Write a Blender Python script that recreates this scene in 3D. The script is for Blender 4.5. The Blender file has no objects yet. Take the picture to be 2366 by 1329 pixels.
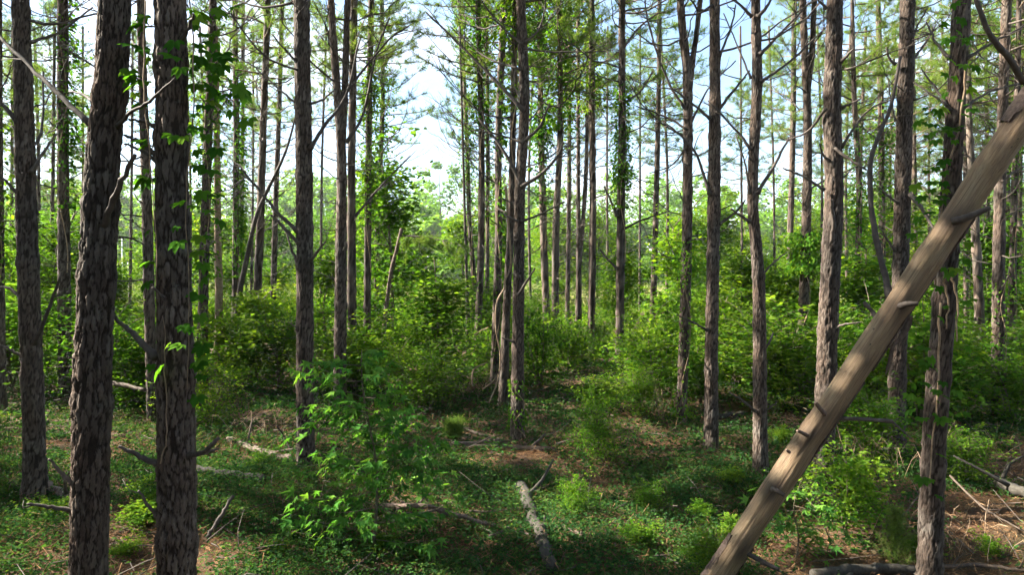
import bpy, math, random
import numpy as np
from mathutils import Vector, Matrix, Quaternion, kdtree

random.seed(7)
RNG = np.random.default_rng(7)
scene = bpy.context.scene
COL = scene.collection

# ------------------------------------------------------------------ camera
FPX, W, H = 1599.0, 2366.0, 1329.0
HORIZON = 620.0
CAM_Z = 3.0
PITCH = -math.atan((H / 2 - HORIZON) / FPX)
cam_data = bpy.data.cameras.new("camera")
cam_data.sensor_width = 36.0
cam_data.lens = 36.0 * FPX / W
cam_data.clip_start = 0.05
cam_data.clip_end = 5000
cam = bpy.data.objects.new("camera", cam_data)
COL.objects.link(cam)
cam.location = (0, 0, CAM_Z)
cam.rotation_euler = (math.pi / 2 + PITCH, 0, 0)
scene.camera = cam

# ------------------------------------------------------------------ world, sun, exposure
SUN_AZ, SUN_EL = math.radians(-77), math.radians(37)
world = bpy.data.worlds.new("World")
scene.world = world
world.use_nodes = True
nt = world.node_tree
nt.nodes.clear()
wo = nt.nodes.new("ShaderNodeOutputWorld")
wb = nt.nodes.new("ShaderNodeBackground")
sky = nt.nodes.new("ShaderNodeTexSky")
sky.sky_type = 'NISHITA'
sky.sun_disc = False
sky.sun_elevation = SUN_EL
sky.sun_rotation = SUN_AZ
sky.air_density = 1.0
sky.dust_density = 0.6
sky.ozone_density = 1.6
wb.inputs['Strength'].default_value = 0.05
# soft clouds mixed over the sky by direction
tc = nt.nodes.new("ShaderNodeTexCoord")
mp = nt.nodes.new("ShaderNodeMapping")
mp.inputs['Scale'].default_value = (1.0, 1.0, 2.6)
mp.inputs['Location'].default_value = (0.35, 0.1, 0.0)
nz = nt.nodes.new("ShaderNodeTexNoise")
nz.inputs['Scale'].default_value = 2.3
nz.inputs['Detail'].default_value = 7
nz.inputs['Roughness'].default_value = 0.55
rp = nt.nodes.new("ShaderNodeValToRGB")
rp.color_ramp.elements[0].position = 0.50
rp.color_ramp.elements[0].color = (0, 0, 0, 1)
rp.color_ramp.elements[1].position = 0.72
rp.color_ramp.elements[1].color = (1, 1, 1, 1)
mx = nt.nodes.new("ShaderNodeMix")
mx.data_type = 'RGBA'
mx.inputs[7].default_value = (6.2, 6.4, 6.8, 1)
nt.links.new(tc.outputs['Generated'], mp.inputs['Vector'])
nt.links.new(mp.outputs['Vector'], nz.inputs['Vector'])
nt.links.new(nz.outputs['Fac'], rp.inputs['Fac'])
nt.links.new(rp.outputs['Color'], mx.inputs[0])
nt.links.new(sky.outputs['Color'], mx.inputs[6])
nt.links.new(mx.outputs[2], wb.inputs['Color'])
nt.links.new(wb.outputs['Background'], wo.inputs['Surface'])

sd = bpy.data.lights.new("sun", 'SUN')
sd.energy = 5.0
sd.angle = math.radians(0.53)
sd.color = (1.0, 0.93, 0.80)
sun = bpy.data.objects.new("sun", sd)
COL.objects.link(sun)
SUNDIR = Vector((math.sin(SUN_AZ) * math.cos(SUN_EL), math.cos(SUN_AZ) * math.cos(SUN_EL), math.sin(SUN_EL)))
sun.rotation_euler = SUNDIR.to_track_quat('Z', 'Y').to_euler()

vs = scene.view_settings
vs.view_transform = 'Standard'
vs.look = 'None'
vs.exposure = 3.0
vs.gamma = 1.0
vs.use_curve_mapping = False
cy = scene.cycles
cy.max_bounces = 5
cy.diffuse_bounces = 2
cy.glossy_bounces = 1
cy.transmission_bounces = 3
cy.transparent_max_bounces = 6
cy.volume_bounces = 0
cy.caustics_reflective = False
cy.caustics_refractive = False
cy.sample_clamp_indirect = 4.0
cy.use_adaptive_sampling = True
cy.adaptive_threshold = 0.03
cy.adaptive_min_samples = 16
cy.use_denoising = True
try:
    cy.denoiser = 'OPENIMAGEDENOISE'
    cy.denoising_prefilter = 'ACCURATE'
except Exception:
    pass

# ------------------------------------------------------------------ coordinates
CP, SP = math.cos(PITCH), math.sin(PITCH)

def at(px, py, Y):
    """world point seen at photo pixel (px, py), Y metres ahead of the camera"""
    dx, dy = (px - W / 2) / FPX, (H / 2 - py) / FPX
    y, z = CP - SP * dy, SP + CP * dy
    t = Y / y
    return Vector((dx * t, Y, CAM_Z + z * t))

def ground_z(x, y):
    near = np.clip((60 - y) / 30, 0, 1)
    g = 0.10 * np.sin(0.42 * x + 0.7) * np.cos(0.33 * y + 0.4) + 0.05 * np.sin(1.1 * x + 0.9 * y) + 0.03 * np.sin(2.3 * x - 1.7 * y)
    far = np.clip((y - 118) / 70, 0, 1)
    return g * near + 5.0 * far * far

def gp(px, py, lift=0.0):
    """ground point seen at a photo pixel"""
    dx, dy = (px - W / 2) / FPX, (H / 2 - py) / FPX
    d = Vector((dx, CP - SP * dy, SP + CP * dy))
    z = 0.0
    for _ in range(6):
        t = (z + lift - CAM_Z) / d.z
        p = Vector((0, 0, CAM_Z)) + d * t
        z = float(ground_z(p.x, p.y))
    return p

# ------------------------------------------------------------------ mesh helpers
def mesh(name, V, parts, attrs=None, smooth=True):
    """parts: list of (faces array n*k, material).  attrs: {name: per-vertex floats}"""
    V = np.asarray(V, dtype=np.float32)
    me = bpy.data.meshes.new(name)
    me.vertices.add(len(V))
    me.vertices.foreach_set("co", V.ravel())
    fs = [(np.asarray(F, dtype=np.int32), m) for F, m in parts if len(F)]
    nl = sum(F.size for F, _ in fs)
    npoly = sum(len(F) for F, _ in fs)
    me.loops.add(nl)
    me.polygons.add(npoly)
    me.loops.foreach_set("vertex_index", np.concatenate([F.ravel() for F, _ in fs]))
    starts, mats, s = [], [], 0
    for i, (F, m) in enumerate(fs):
        k = F.shape[1]
        starts.append(s + np.arange(len(F), dtype=np.int32) * k)
        mats.append(np.full(len(F), i, dtype=np.int32))
        s += F.size
        me.materials.append(m)
    me.polygons.foreach_set("loop_start", np.concatenate(starts).astype(np.int32))
    me.polygons.foreach_set("material_index", np.concatenate(mats))
    me.polygons.foreach_set("use_smooth", np.full(npoly, smooth))
    for an, vals in (attrs or {}).items():
        a = me.attributes.new(an, 'FLOAT', 'POINT')
        a.data.foreach_set("value", np.asarray(vals, dtype=np.float32))
    me.update(calc_edges=True)
    me.validate()
    return me

def obj(name, data, parent=None, loc=None):
    o = bpy.data.objects.new(name, data)
    COL.objects.link(o)
    if parent is not None:
        o.parent = parent
    if loc is not None:
        o.location = loc
    return o

def tag(o, label=None, cat=None, group=None, kind=None):
    if label: o["label"] = label
    if cat: o["category"] = cat
    if group: o["group"] = group
    if kind: o["kind"] = kind
    return o

def thing(name, loc, label, cat, group=None):
    o = obj(name, None)
    o.location = loc
    o.empty_display_size = 0.2
    return tag(o, label, cat, group)

def cat_meshes(lst):
    """join [(V, F), ...] -> V, F (all faces of one arity)"""
    Vs, Fs, n = [], [], 0
    for V, F in lst:
        Vs.append(V); Fs.append(np.asarray(F) + n); n += len(V)
    return np.concatenate(Vs), np.concatenate(Fs)

def catmull(P, n):
    P = np.asarray(P, dtype=float)
    if len(P) == 2:
        t = np.linspace(0, 1, n)[:, None]
        return P[0] * (1 - t) + P[1] * t
    Q = np.vstack([2 * P[0] - P[1], P, 2 * P[-1] - P[-2]])
    ts = np.linspace(0, len(P) - 1 - 1e-6, n)
    i = ts.astype(int); f = (ts - i)[:, None]
    a, b, c, d = Q[i], Q[i + 1], Q[i + 2], Q[i + 3]
    return 0.5 * (2 * b + (c - a) * f + (2 * a - 5 * b + 4 * c - d) * f ** 2 + (3 * b - a - 3 * c + d) * f ** 3)

def frames(P):
    T = np.gradient(P, axis=0)
    T /= np.linalg.norm(T, axis=1)[:, None] + 1e-9
    ref = np.array([0.0, 1.0, 0.13]) if abs(T[0][2]) > 0.5 or abs(T[0][0]) > 0.7 else np.array([0.0, 0.1, 1.0])
    N = np.empty_like(P); n = ref - T[0] * ref.dot(T[0]); n /= np.linalg.norm(n)
    for i in range(len(P)):
        n = n - T[i] * n.dot(T[i]); n /= np.linalg.norm(n) + 1e-9
        N[i] = n
    return T, N, np.cross(T, N)

def grid_faces(rows, sides):
    i = np.arange(rows - 1)[:, None]; j = np.arange(sides)[None, :]
    a = i * sides + j; b = i * sides + (j + 1) % sides
    return np.stack([a, b, b + sides, a + sides], -1).reshape(-1, 4)

def tube(P, R, sides=6, rough=0.0, seed=0):
    """tapered tube along P with closed ends; quads only"""
    P = np.asarray(P, float); n = len(P)
    R = np.broadcast_to(np.asarray(R, float), (n,)) if np.ndim(R) == 0 else np.asarray(R, float)
    T, N, B = frames(P)
    th = np.arange(sides) / sides * 2 * np.pi
    rr = R[:, None] * np.ones(sides)
    if rough:
        g = np.random.default_rng(seed)
        rr = rr * (1 + rough * (g.random((n, sides)) - 0.5))
    V = P[:, None, :] + rr[..., None] * (np.cos(th)[None, :, None] * N[:, None, :] + np.sin(th)[None, :, None] * B[:, None, :])
    V = V.reshape(-1, 3)
    F = grid_faces(n, sides)
    c0, c1 = len(V), len(V) + 1
    V = np.vstack([V, P[0] - T[0] * R[0] * 0.2, P[-1] + T[-1] * R[-1] * 0.2])
    j = np.arange(sides); k = (j + 1) % sides; e = (n - 1) * sides
    caps = []
    for q in range(0, sides, 2):
        caps.append([c0, (q + 2) % sides, q + 1 if q + 1 < sides else 0, q])
        caps.append([c1, e + q, e + (q + 1) % sides, e + (q + 2) % sides])
    return V, np.vstack([F, np.array(caps)])

def resample(P, s_new):
    P = np.asarray(P, float)
    s = np.concatenate([[0], np.cumsum(np.linalg.norm(np.diff(P, axis=0), axis=1))])
    return np.stack([np.interp(s_new, s, P[:, k]) for k in range(3)], 1), s[-1]

def leaves(C, size, g, flat=0.5, aspect=0.55, dirs=None, droop=0.15):
    """diamond leaves folded along the midrib: 4 vertices, 2 triangles each"""
    n = len(C); C = np.asarray(C, float)
    size = np.broadcast_to(size, (n,)).astype(float)
    if dirs is None:
        a = g.random(n) * 2 * np.pi
        dirs = np.stack([np.cos(a), np.sin(a), g.normal(-droop, 0.35, n)], 1)
    U = dirs / (np.linalg.norm(dirs, axis=1)[:, None] + 1e-9)
    up = np.stack([g.normal(0, 1 - flat, n), g.normal(0, 1 - flat, n), np.ones(n)], 1)
    S = np.cross(U, up); S /= np.linalg.norm(S, axis=1)[:, None] + 1e-9
    Nn = np.cross(S, U)
    L = size[:, None]
    b = C - U * L * 0.5
    t = C + U * L * 0.5
    m = C - U * L * 0.06 + Nn * L * 0.10
    s1 = m + S * L * aspect * 0.5
    s2 = m - S * L * aspect * 0.5
    V = np.stack([b, s1, t, s2], 1).reshape(-1, 3)
    o = np.arange(n)[:, None] * 4
    F = np.concatenate([o + np.array([0, 1, 2]), o + np.array([0, 2, 3])])
    return V, F

def rep(v, k):
    return np.repeat(np.asarray(v, float), k)

# ------------------------------------------------------------------ materials
def nodes_of(name):
    m = bpy.data.materials.new(name)
    m.use_nodes = True
    t = m.node_tree
    t.nodes.clear()
    out = t.nodes.new("ShaderNodeOutputMaterial")
    return m, t, out

def ramp(t, stops, fac):
    r = t.nodes.new("ShaderNodeValToRGB")
    els = r.color_ramp.elements
    while len(els) < len(stops): els.new(0.5)
    for e, (p, c) in zip(els, stops):
        e.position = p; e.color = (*c, 1)
    t.links.new(fac, r.inputs['Fac'])
    return r.outputs['Color']

def noise(t, scale, detail=3, vec=None, rough=0.5):
    n = t.nodes.new("ShaderNodeTexNoise")
    n.inputs['Scale'].default_value = scale
    n.inputs['Detail'].default_value = detail
    n.inputs['Roughness'].default_value = rough
    if vec is not None: t.links.new(vec, n.inputs['Vector'])
    return n.outputs['Fac']

def attr(t, name):
    a = t.nodes.new("ShaderNodeAttribute"); a.attribute_name = name
    return a.outputs['Fac']

def mixc(t, fac, a, b, mode='MIX'):
    m = t.nodes.new("ShaderNodeMix"); m.data_type = 'RGBA'; m.blend_type = mode
    for sock, v in ((m.inputs[0], fac), (m.inputs[6], a), (m.inputs[7], b)):
        if isinstance(v, (int, float)): sock.default_value = v
        elif isinstance(v, tuple): sock.default_value = (*v, 1)
        else: t.links.new(v, sock)
    return m.outputs[2]

def coord(t, which='Object', scale=None):
    c = t.nodes.new("ShaderNodeTexCoord").outputs[which]
    if scale:
        m = t.nodes.new("ShaderNodeMapping"); m.inputs['Scale'].default_value = scale
        t.links.new(c, m.inputs['Vector']); c = m.outputs['Vector']
    return c

def bump(t, h, strength=0.4, dist=0.01):
    b = t.nodes.new("ShaderNodeBump")
    b.inputs['Strength'].default_value = strength
    b.inputs['Distance'].default_value = dist
    t.links.new(h, b.inputs['Height'])
    return b.outputs['Normal']

def principled(t, col, rough=0.7, spec=0.3, normal=None):
    p = t.nodes.new("ShaderNodeBsdfPrincipled")
    if isinstance(col, tuple): p.inputs['Base Color'].default_value = (*col, 1)
    else: t.links.new(col, p.inputs['Base Color'])
    p.inputs['Roughness'].default_value = rough
    p.inputs['Specular IOR Level'].default_value = spec
    if normal is not None: t.links.new(normal, p.inputs['Normal'])
    return p

def mat_leaf(name, a, b, c, trans=0.45, rough=0.45, spec=0.4, tint=(1.25, 1.15, 0.55)):
    """leaf: colour runs a-b-c over the per-leaf value and the object's own random value"""
    m, t, out = nodes_of(name)
    oi = t.nodes.new("ShaderNodeObjectInfo")
    ma = t.nodes.new("ShaderNodeMath"); ma.operation = 'MULTIPLY_ADD'
    t.links.new(oi.outputs['Random'], ma.inputs[0]); ma.inputs[1].default_value = 0.35
    md = t.nodes.new("ShaderNodeMath"); md.operation = 'MULTIPLY'; md.inputs[1].default_value = 0.68
    t.links.new(attr(t, 'v'), md.inputs[0]); t.links.new(md.outputs[0], ma.inputs[2])
    col = ramp(t, [(0.05, a), (0.5, b), (0.97, c)], ma.outputs[0])
    if spec > 0.32:
        p = principled(t, col, rough, spec)
    else:
        p = t.nodes.new('ShaderNodeBsdfDiffuse')
        t.links.new(col, p.inputs[0])
    tr = t.nodes.new("ShaderNodeBsdfTranslucent")
    t.links.new(mixc(t, 1.0, col, tint, 'MULTIPLY'), tr.inputs['Color'])
    mixs = t.nodes.new("ShaderNodeMixShader"); mixs.inputs[0].default_value = trans
    t.links.new(p.outputs[0], mixs.inputs[1]); t.links.new(tr.outputs[0], mixs.inputs[2])
    t.links.new(mixs.outputs[0], out.inputs['Surface'])
    return m

def mat_bark(name, groove, low, high, warm):
    m, t, out = nodes_of(name)
    co = coord(t, 'Object')
    grain = noise(t, 55, 5, coord(t, 'Object', (1, 1, 0.35)), 0.65)
    big = noise(t, 2.1, 3, co)
    oi = t.nodes.new("ShaderNodeObjectInfo").outputs['Random']
    col = ramp(t, [(0.1, low), (0.9, high)], attr(t, 'v'))
    col = mixc(t, ramp(t, [(0.35, (0, 0, 0)), (0.68, (0.9,) * 3)], big), col, warm)
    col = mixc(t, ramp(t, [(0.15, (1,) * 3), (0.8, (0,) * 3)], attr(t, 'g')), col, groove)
    col = mixc(t, 0.75, col, ramp(t, [(0.25, (0.45,) * 3), (0.75, (1.35,) * 3)], grain), 'MULTIPLY')
    pale = noise(t, 0.9, 4, coord(t, 'Object', (1, 1, 0.5)), 0.6)
    col = mixc(t, ramp(t, [(0.45, (0.62,) * 3), (0.62, (1.25,) * 3)], pale), (0.0, 0.0, 0.0), col) if False else mixc(t, 1.0, col, ramp(t, [(0.38, (0.75, 0.74, 0.73)), (0.64, (1.35, 1.28, 1.2))], pale), 'MULTIPLY')
    lich = noise(t, 9, 4, co, 0.7)
    col = mixc(t, ramp(t, [(0.62, (0,) * 3), (0.72, (0.35,) * 3)], lich), col, (0.15, 0.155, 0.135))
    col = mixc(t, 1.0, col, ramp(t, [(0, (0.82, 0.80, 0.78)), (1, (1.18, 1.15, 1.12))], oi), 'MULTIPLY')
    p = principled(t, col, 0.85, 0.2, bump(t, grain, 1.0, 0.022))
    t.links.new(p.outputs[0], out.inputs['Surface'])
    return m

def mat_wood(name, stops, scale=(3, 3, 3), freq=6, rough=0.8, bstr=0.4):
    m, t, out = nodes_of(name)
    n = noise(t, freq, 5, coord(t, 'Object', scale), 0.6)
    oi = t.nodes.new("ShaderNodeObjectInfo").outputs['Random']
    col = mixc(t, 1.0, ramp(t, stops, n), ramp(t, [(0, (0.7,) * 3), (1, (1.25,) * 3)], oi), 'MULTIPLY')
    p = principled(t, col, rough, 0.2, bump(t, n, bstr, 0.01))
    t.links.new(p.outputs[0], out.inputs['Surface'])
    return m

M = {}
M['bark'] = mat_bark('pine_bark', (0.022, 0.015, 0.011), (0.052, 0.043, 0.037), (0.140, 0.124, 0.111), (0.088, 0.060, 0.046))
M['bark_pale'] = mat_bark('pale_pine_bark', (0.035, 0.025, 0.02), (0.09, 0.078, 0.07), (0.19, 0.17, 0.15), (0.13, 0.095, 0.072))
M['dead'] = mat_wood('dead_twig', [(0.25, (0.035, 0.027, 0.023)), (0.6, (0.075, 0.060, 0.050)), (0.85, (0.14, 0.118, 0.10))], (2, 2, 2), 9)
M['twig'] = mat_wood('live_twig', [(0.3, (0.09, 0.06, 0.04)), (0.7, (0.17, 0.12, 0.08))], (2, 2, 2), 9)
M['needle'] = mat_leaf('pine_needles', (0.05, 0.10, 0.022), (0.10, 0.17, 0.035), (0.18, 0.23, 0.05), 0.5, 0.5, 0.3, (1.2, 1.2, 0.6))
M['leaf'] = mat_leaf('hardwood_leaf', (0.026, 0.080, 0.010), (0.068, 0.160, 0.018), (0.165, 0.250, 0.026), 0.55, 0.5, 0.3, (1.35, 1.25, 0.4))
M['leaf_deep'] = mat_leaf('sweetgum_leaf', (0.036, 0.120, 0.024), (0.066, 0.178, 0.034), (0.125, 0.240, 0.040), 0.48, 0.55, 0.1, (1.3, 1.25, 0.45))
M['creeper'] = mat_leaf('creeper_leaf', (0.024, 0.085, 0.012), (0.055, 0.150, 0.018), (0.140, 0.235, 0.026), 0.55, 0.55, 0.2, (1.4, 1.3, 0.4))
M['cover'] = mat_leaf('ground_leaf', (0.014, 0.044, 0.016), (0.034, 0.086, 0.024), (0.105, 0.165, 0.034), 0.42, 0.6, 0.1, (1.25, 1.2, 0.45))
M['far_leaf'] = mat_leaf('far_leaf', (0.075, 0.165, 0.020), (0.120, 0.235, 0.030), (0.215, 0.310, 0.040), 0.55, 0.6, 0.2, (1.2, 1.2, 0.6))
M['straw'] = mat_leaf('pine_straw', (0.055, 0.026, 0.014), (0.125, 0.066, 0.034), (0.24, 0.145, 0.075), 0.12, 0.6, 0.3, (1, 1, 1))
M['dry'] = mat_leaf('dry_grass', (0.07, 0.14, 0.03), (0.16, 0.21, 0.055), (0.36, 0.32, 0.16), 0.35, 0.6, 0.2, (1, 1, 0.8))
M['log'] = mat_wood('weathered_log', [(0.25, (0.034, 0.024, 0.018)), (0.5, (0.068, 0.050, 0.037)), (0.8, (0.115, 0.088, 0.068))], (5, 5, 5), 6, 0.85, 0.6)
M['mossy'] = mat_wood('grey_log', [(0.3, (0.022, 0.019, 0.015)), (0.55, (0.042, 0.037, 0.030)), (0.8, (0.062, 0.056, 0.046))], (6, 2.2, 6), 6, 0.85, 0.8)
M['vine'] = mat_wood('vine_stem', [(0.3, (0.13, 0.085, 0.05)), (0.7, (0.28, 0.20, 0.13))], (2, 2, 2), 8)
M['stem'] = mat_wood('green_stem', [(0.3, (0.06, 0.045, 0.03)), (0.7, (0.12, 0.10, 0.06))], (2, 2, 2), 8)
M['bark_old'] = mat_wood('loose_bark', [(0.25, (0.05, 0.033, 0.026)), (0.55, (0.105, 0.075, 0.06)), (0.8, (0.18, 0.13, 0.10))], (6, 6, 6), 5, 0.9, 1.0)
M['pole'] = mat_wood('pale_metal', [(0.3, (0.55, 0.56, 0.58)), (0.7, (0.75, 0.76, 0.78))], (1, 1, 1), 3, 0.45, 0.05)

def mat_ground():
    m, t, out = nodes_of('forest_floor')
    co = coord(t, 'Object')
    a = noise(t, 1.3, 5, co, 0.6)
    b = noise(t, 38, 4, co, 0.7)
    col = ramp(t, [(0.25, (0.026, 0.016, 0.010)), (0.5, (0.075, 0.043, 0.025)), (0.78, (0.135, 0.080, 0.046))], b)
    col = mixc(t, ramp(t, [(0.42, (0,) * 3), (0.68, (0.7,) * 3)], a), col, (0.03, 0.036, 0.014))
    p = principled(t, col, 0.9, 0.15, bump(t, b, 0.8, 0.03))
    t.links.new(p.outputs[0], out.inputs['Surface'])
    return m

def mat_field():
    m, t, out = nodes_of('field_grass')
    co = coord(t, 'Object')
    a = noise(t, 0.13, 5, co, 0.6)
    b = noise(t, 3.0, 4, co, 0.7)
    col = ramp(t, [(0.3, (0.07, 0.14, 0.025)), (0.52, (0.15, 0.20, 0.05)), (0.72, (0.34, 0.30, 0.15))], a)
    col = mixc(t, 0.8, col, ramp(t, [(0.2, (0.6,) * 3), (0.8, (1.2,) * 3)], b), 'MULTIPLY')
    p = principled(t, col, 0.9, 0.1, bump(t, b, 0.6, 0.1))
    t.links.new(p.outputs[0], out.inputs['Surface'])
    return m

M['ground'], M['field'] = mat_ground(), mat_field()

def mat_bare_log():
    """barkless trunk: straw-grey wood, long grain, stains and beetle holes"""
    m, t, out = nodes_of('bare_weathered_wood')
    co = coord(t, 'Object')
    grain = noise(t, 9, 6, coord(t, 'Object', (9, 9, 0.55)), 0.6)
    stain = noise(t, 2.4, 4, coord(t, 'Object', (2.0, 2.0, 0.7)), 0.6)
    col = ramp(t, [(0.2, (0.088, 0.053, 0.029)), (0.5, (0.175, 0.116, 0.065)), (0.8, (0.255, 0.185, 0.110))], grain)
    col = mixc(t, ramp(t, [(0.45, (0,) * 3), (0.75, (0.65,) * 3)], stain), col, (0.075, 0.052, 0.040))
    col = mixc(t, ramp(t, [(0.25, (0.5,) * 3), (0.5, (0,) * 3)], stain), col, (0.17, 0.155, 0.10))
    vor = t.nodes.new("ShaderNodeTexVoronoi"); vor.inputs['Scale'].default_value = 13
    t.links.new(coord(t, 'Object', (1, 1, 0.6)), vor.inputs['Vector'])
    streak = noise(t, 7, 5, coord(t, 'Object', (16, 16, 0.22)), 0.7)
    col = mixc(t, ramp(t, [(0.50, (0,) * 3), (0.66, (0.8,) * 3)], streak), col, (0.085, 0.052, 0.030))
    col = mixc(t, ramp(t, [(0.30, (0.5,) * 3), (0.46, (0,) * 3)], streak), col, (0.29, 0.19, 0.10))
    knot = t.nodes.new("ShaderNodeMath"); knot.operation = 'MULTIPLY'
    t.links.new(attr(t, 'k'), knot.inputs[0]); t.links.new(ramp(t, [(0.25, (0.5,) * 3), (0.6, (1,) * 3)], grain), knot.inputs[1])
    col = mixc(t, knot.outputs[0], col, (0.030, 0.019, 0.013))
    hole = ramp(t, [(0.06, (1,) * 3), (0.10, (0,) * 3)], vor.outputs['Distance'])
    col = mixc(t, hole, col, (0.05, 0.035, 0.025))
    p = principled(t, col, 0.75, 0.25, bump(t, grain, 0.5, 0.008))
    t.links.new(p.outputs[0], out.inputs['Surface'])
    return m
M['bare'] = mat_bare_log()

# ------------------------------------------------------------------ the setting: ground, field
def sheet(name, x0, x1, y0, y1, step, mat, lift=0.0):
    xs = np.concatenate([np.arange(x0, x1, step), [x1]]); ys = np.concatenate([np.arange(y0, y1, step), [y1]])
    X, Y = np.meshgrid(xs, ys)
    V = np.stack([X, Y, ground_z(X, Y) + lift], -1).reshape(-1, 3)
    r, c = X.shape
    i = np.arange(r - 1)[:, None] * c + np.arange(c - 1)[None, :]
    F = np.stack([i, i + 1, i + 1 + c, i + c], -1).reshape(-1, 4)
    return obj(name, mesh(name, V, [(F, mat)]))

# one sheet to the horizon, finer near the camera
def ground_sheet():
    xs = np.unique(np.concatenate([np.linspace(-1500, -60, 25), np.arange(-60, -20, 1.5), np.arange(-20, 20.01, 0.3), np.arange(20, 61, 1.5), np.linspace(60, 1500, 25)]))
    ys = np.unique(np.concatenate([np.linspace(-300, -10, 12), np.arange(-10, 40, 0.3), np.arange(40, 200, 3), np.linspace(200, 2500, 30)]))
    X, Y = np.meshgrid(xs, ys)
    V = np.stack([X, Y, ground_z(X, Y)], -1).reshape(-1, 3)
    r, c = X.shape
    i = np.arange(r - 1)[:, None] * c + np.arange(c - 1)[None, :]
    F = np.stack([i, i + 1, i + 1 + c, i + c], -1).reshape(-1, 4)
    return obj("ground", mesh("ground", V, [(F, M['ground'])]))
tag(ground_sheet(), "brown forest floor of pine straw under the trees", None, None, "structure")
tag(sheet("field", -220, 220, 50, 230, 2.0, M['field'], 0.02), "sunlit grass field beyond the pine stand", None, None, "structure")

# ------------------------------------------------------------------ pine crowns (shared meshes)
def tuft_needles(C, D, n, L, g, width=0.011):
    """n needles round each twig point C with direction D"""
    k = len(C)
    C = np.repeat(C, n, 0); D = np.repeat(D, n, 0)
    R = g.normal(0, 0.75, C.shape)
    d = D * 0.75 + R; d /= np.linalg.norm(d, axis=1)[:, None]
    C = C + D * (g.random(len(C))[:, None] - 0.7) * 0.16
    ln = L * (0.7 + 0.5 * g.random(len(C)))[:, None]
    s = np.cross(d, g.normal(0, 1, C.shape)); s /= np.linalg.norm(s, axis=1)[:, None] + 1e-9
    V = np.stack([C - s * width / 2, C + s * width / 2, C + d * ln + np.array([0, 0, -0.02])], 1).reshape(-1, 3)
    F = np.arange(len(V)).reshape(-1, 3)
    return V, F, np.repeat(g.random(k), n * 3)

def make_crown(seed, Hc=6.0, R=1.9, nb=40, nt=11, nn=26, width=0.011):
    g = np.random.default_rng(seed)
    tubes, TC, TD = [], [], []
    for i in range(nb):
        z = Hc * (i + g.random()) / nb
        a = i * 2.4 + g.normal(0, 0.4)
        L = (R * (1 - (z / Hc) ** 1.6) + 0.35) * (0.65 + 0.5 * g.random())
        el = 0.15 + 0.55 * z / Hc + g.normal(0, 0.15)
        h = np.array([math.cos(a), math.sin(a), 0])
        p0 = np.array([0, 0, z]); p1 = p0 + h * L * 0.5 + np.array([0, 0, L * 0.5 * math.tan(el) * 0.6])
        p2 = p0 + h * L + np.array([0, 0, L * math.tan(el)])
        P = catmull([p0, p1, p2], 6)
        tubes.append(tube(P, np.linspace(0.022, 0.006, 6), 4))
        for q in range(nt):
            f = 0.35 + 0.65 * (q + g.random()) / nt
            b = P[0] * 0; j = min(int(f * 5), 4); b = P[j] + (P[j + 1] - P[j]) * (f * 5 - j)
            sd = g.normal(0, 1, 3); sd[2] = abs(sd[2]) * 0.5 + 0.1
            sd /= np.linalg.norm(sd)
            ext = 0.10 + 0.38 * g.random() * (1.15 - f * 0.6)
            e = b + sd * ext
            d = sd * 0.7 + h * 0.5 + np.array([0, 0, 0.25]); d /= np.linalg.norm(d)
            tubes.append(tube(np.array([b, (b + e) / 2, e]), np.array([0.006, 0.005, 0.004]), 4))
            TC.append(e); TD.append(d)
            if g.random() < 0.5:
                TC.append(b + sd * ext * 0.55); TD.append(d)
    V1, F1 = cat_meshes(tubes)
    V2, F2, v2 = tuft_needles(np.array(TC), np.array(TD), nn, 0.21, g, width)
    V = np.vstack([V1, V2])
    return mesh("crown", V, [(F1, M['twig']), (F2 + len(V1), M['needle'])], {'v': np.concatenate([np.full(len(V1), 0.5), v2])}, True)

CROWNS = [make_crown(100 + i) for i in range(5)]
LITE = [make_crown(120 + i, nb=34, nt=10, nn=18, width=0.034) for i in range(3)]

def make_dead_branch(seed):
    """unit-length bare branch running out along +X and curving up, with side twigs"""
    g = np.random.default_rng(seed)
    ts = np.linspace(0, 1, 9)
    rise = 0.15 + 0.45 * g.random()
    pw = 1.3 + g.random()
    P = np.stack([ts, 0.10 * np.sin(ts * (2 + 3 * g.random()) + g.random() * 6) * ts, rise * ts ** pw - (0.12 * g.random()) * np.sin(ts * 3.1)], 1)
    P[1:, :] += g.normal(0, 0.012, (8, 3))
    parts = [tube(P, np.linspace(0.0095, 0.002, 9), 5)]
    for k in range(int(g.integers(3, 8))):
        f = 0.25 + 0.7 * g.random(); j = min(int(f * 8), 7)
        b = P[j] + (P[j + 1] - P[j]) * (f * 8 - j)
        a = g.choice([-1, 1]) * (0.4 + 0.7 * g.random())
        L = (0.12 + 0.35 * g.random()) * (1.2 - f * 0.6)
        d = np.array([math.cos(a), math.sin(a) * (0.3 + 0.7 * g.random()), 0.2 + 0.6 * g.random()])
        d /= np.linalg.norm(d)
        mid = b + d * L * 0.5 + g.normal(0, 0.02, 3); e = b + d * L + np.array([0, 0, 0.05 * g.random()])
        r = 0.0045 * (1.1 - 0.6 * f)
        parts.append(tube(catmull([b, mid, e], 5), np.linspace(r, 0.0016, 5), 4))
        if g.random() < 0.5:
            d2 = d + g.normal(0, 0.5, 3); d2 /= np.linalg.norm(d2)
            parts.append(tube(catmull([mid, mid + d2 * L * 0.25, mid + d2 * L * 0.5 + np.array([0, 0, 0.02])], 4), np.linspace(r * 0.7, 0.0014, 4), 4))
    V, F = cat_meshes(parts)
    return mesh("branch", V, [(F, M['dead'])])
BRANCHES = [make_dead_branch(300 + i) for i in range(16)]

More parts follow.
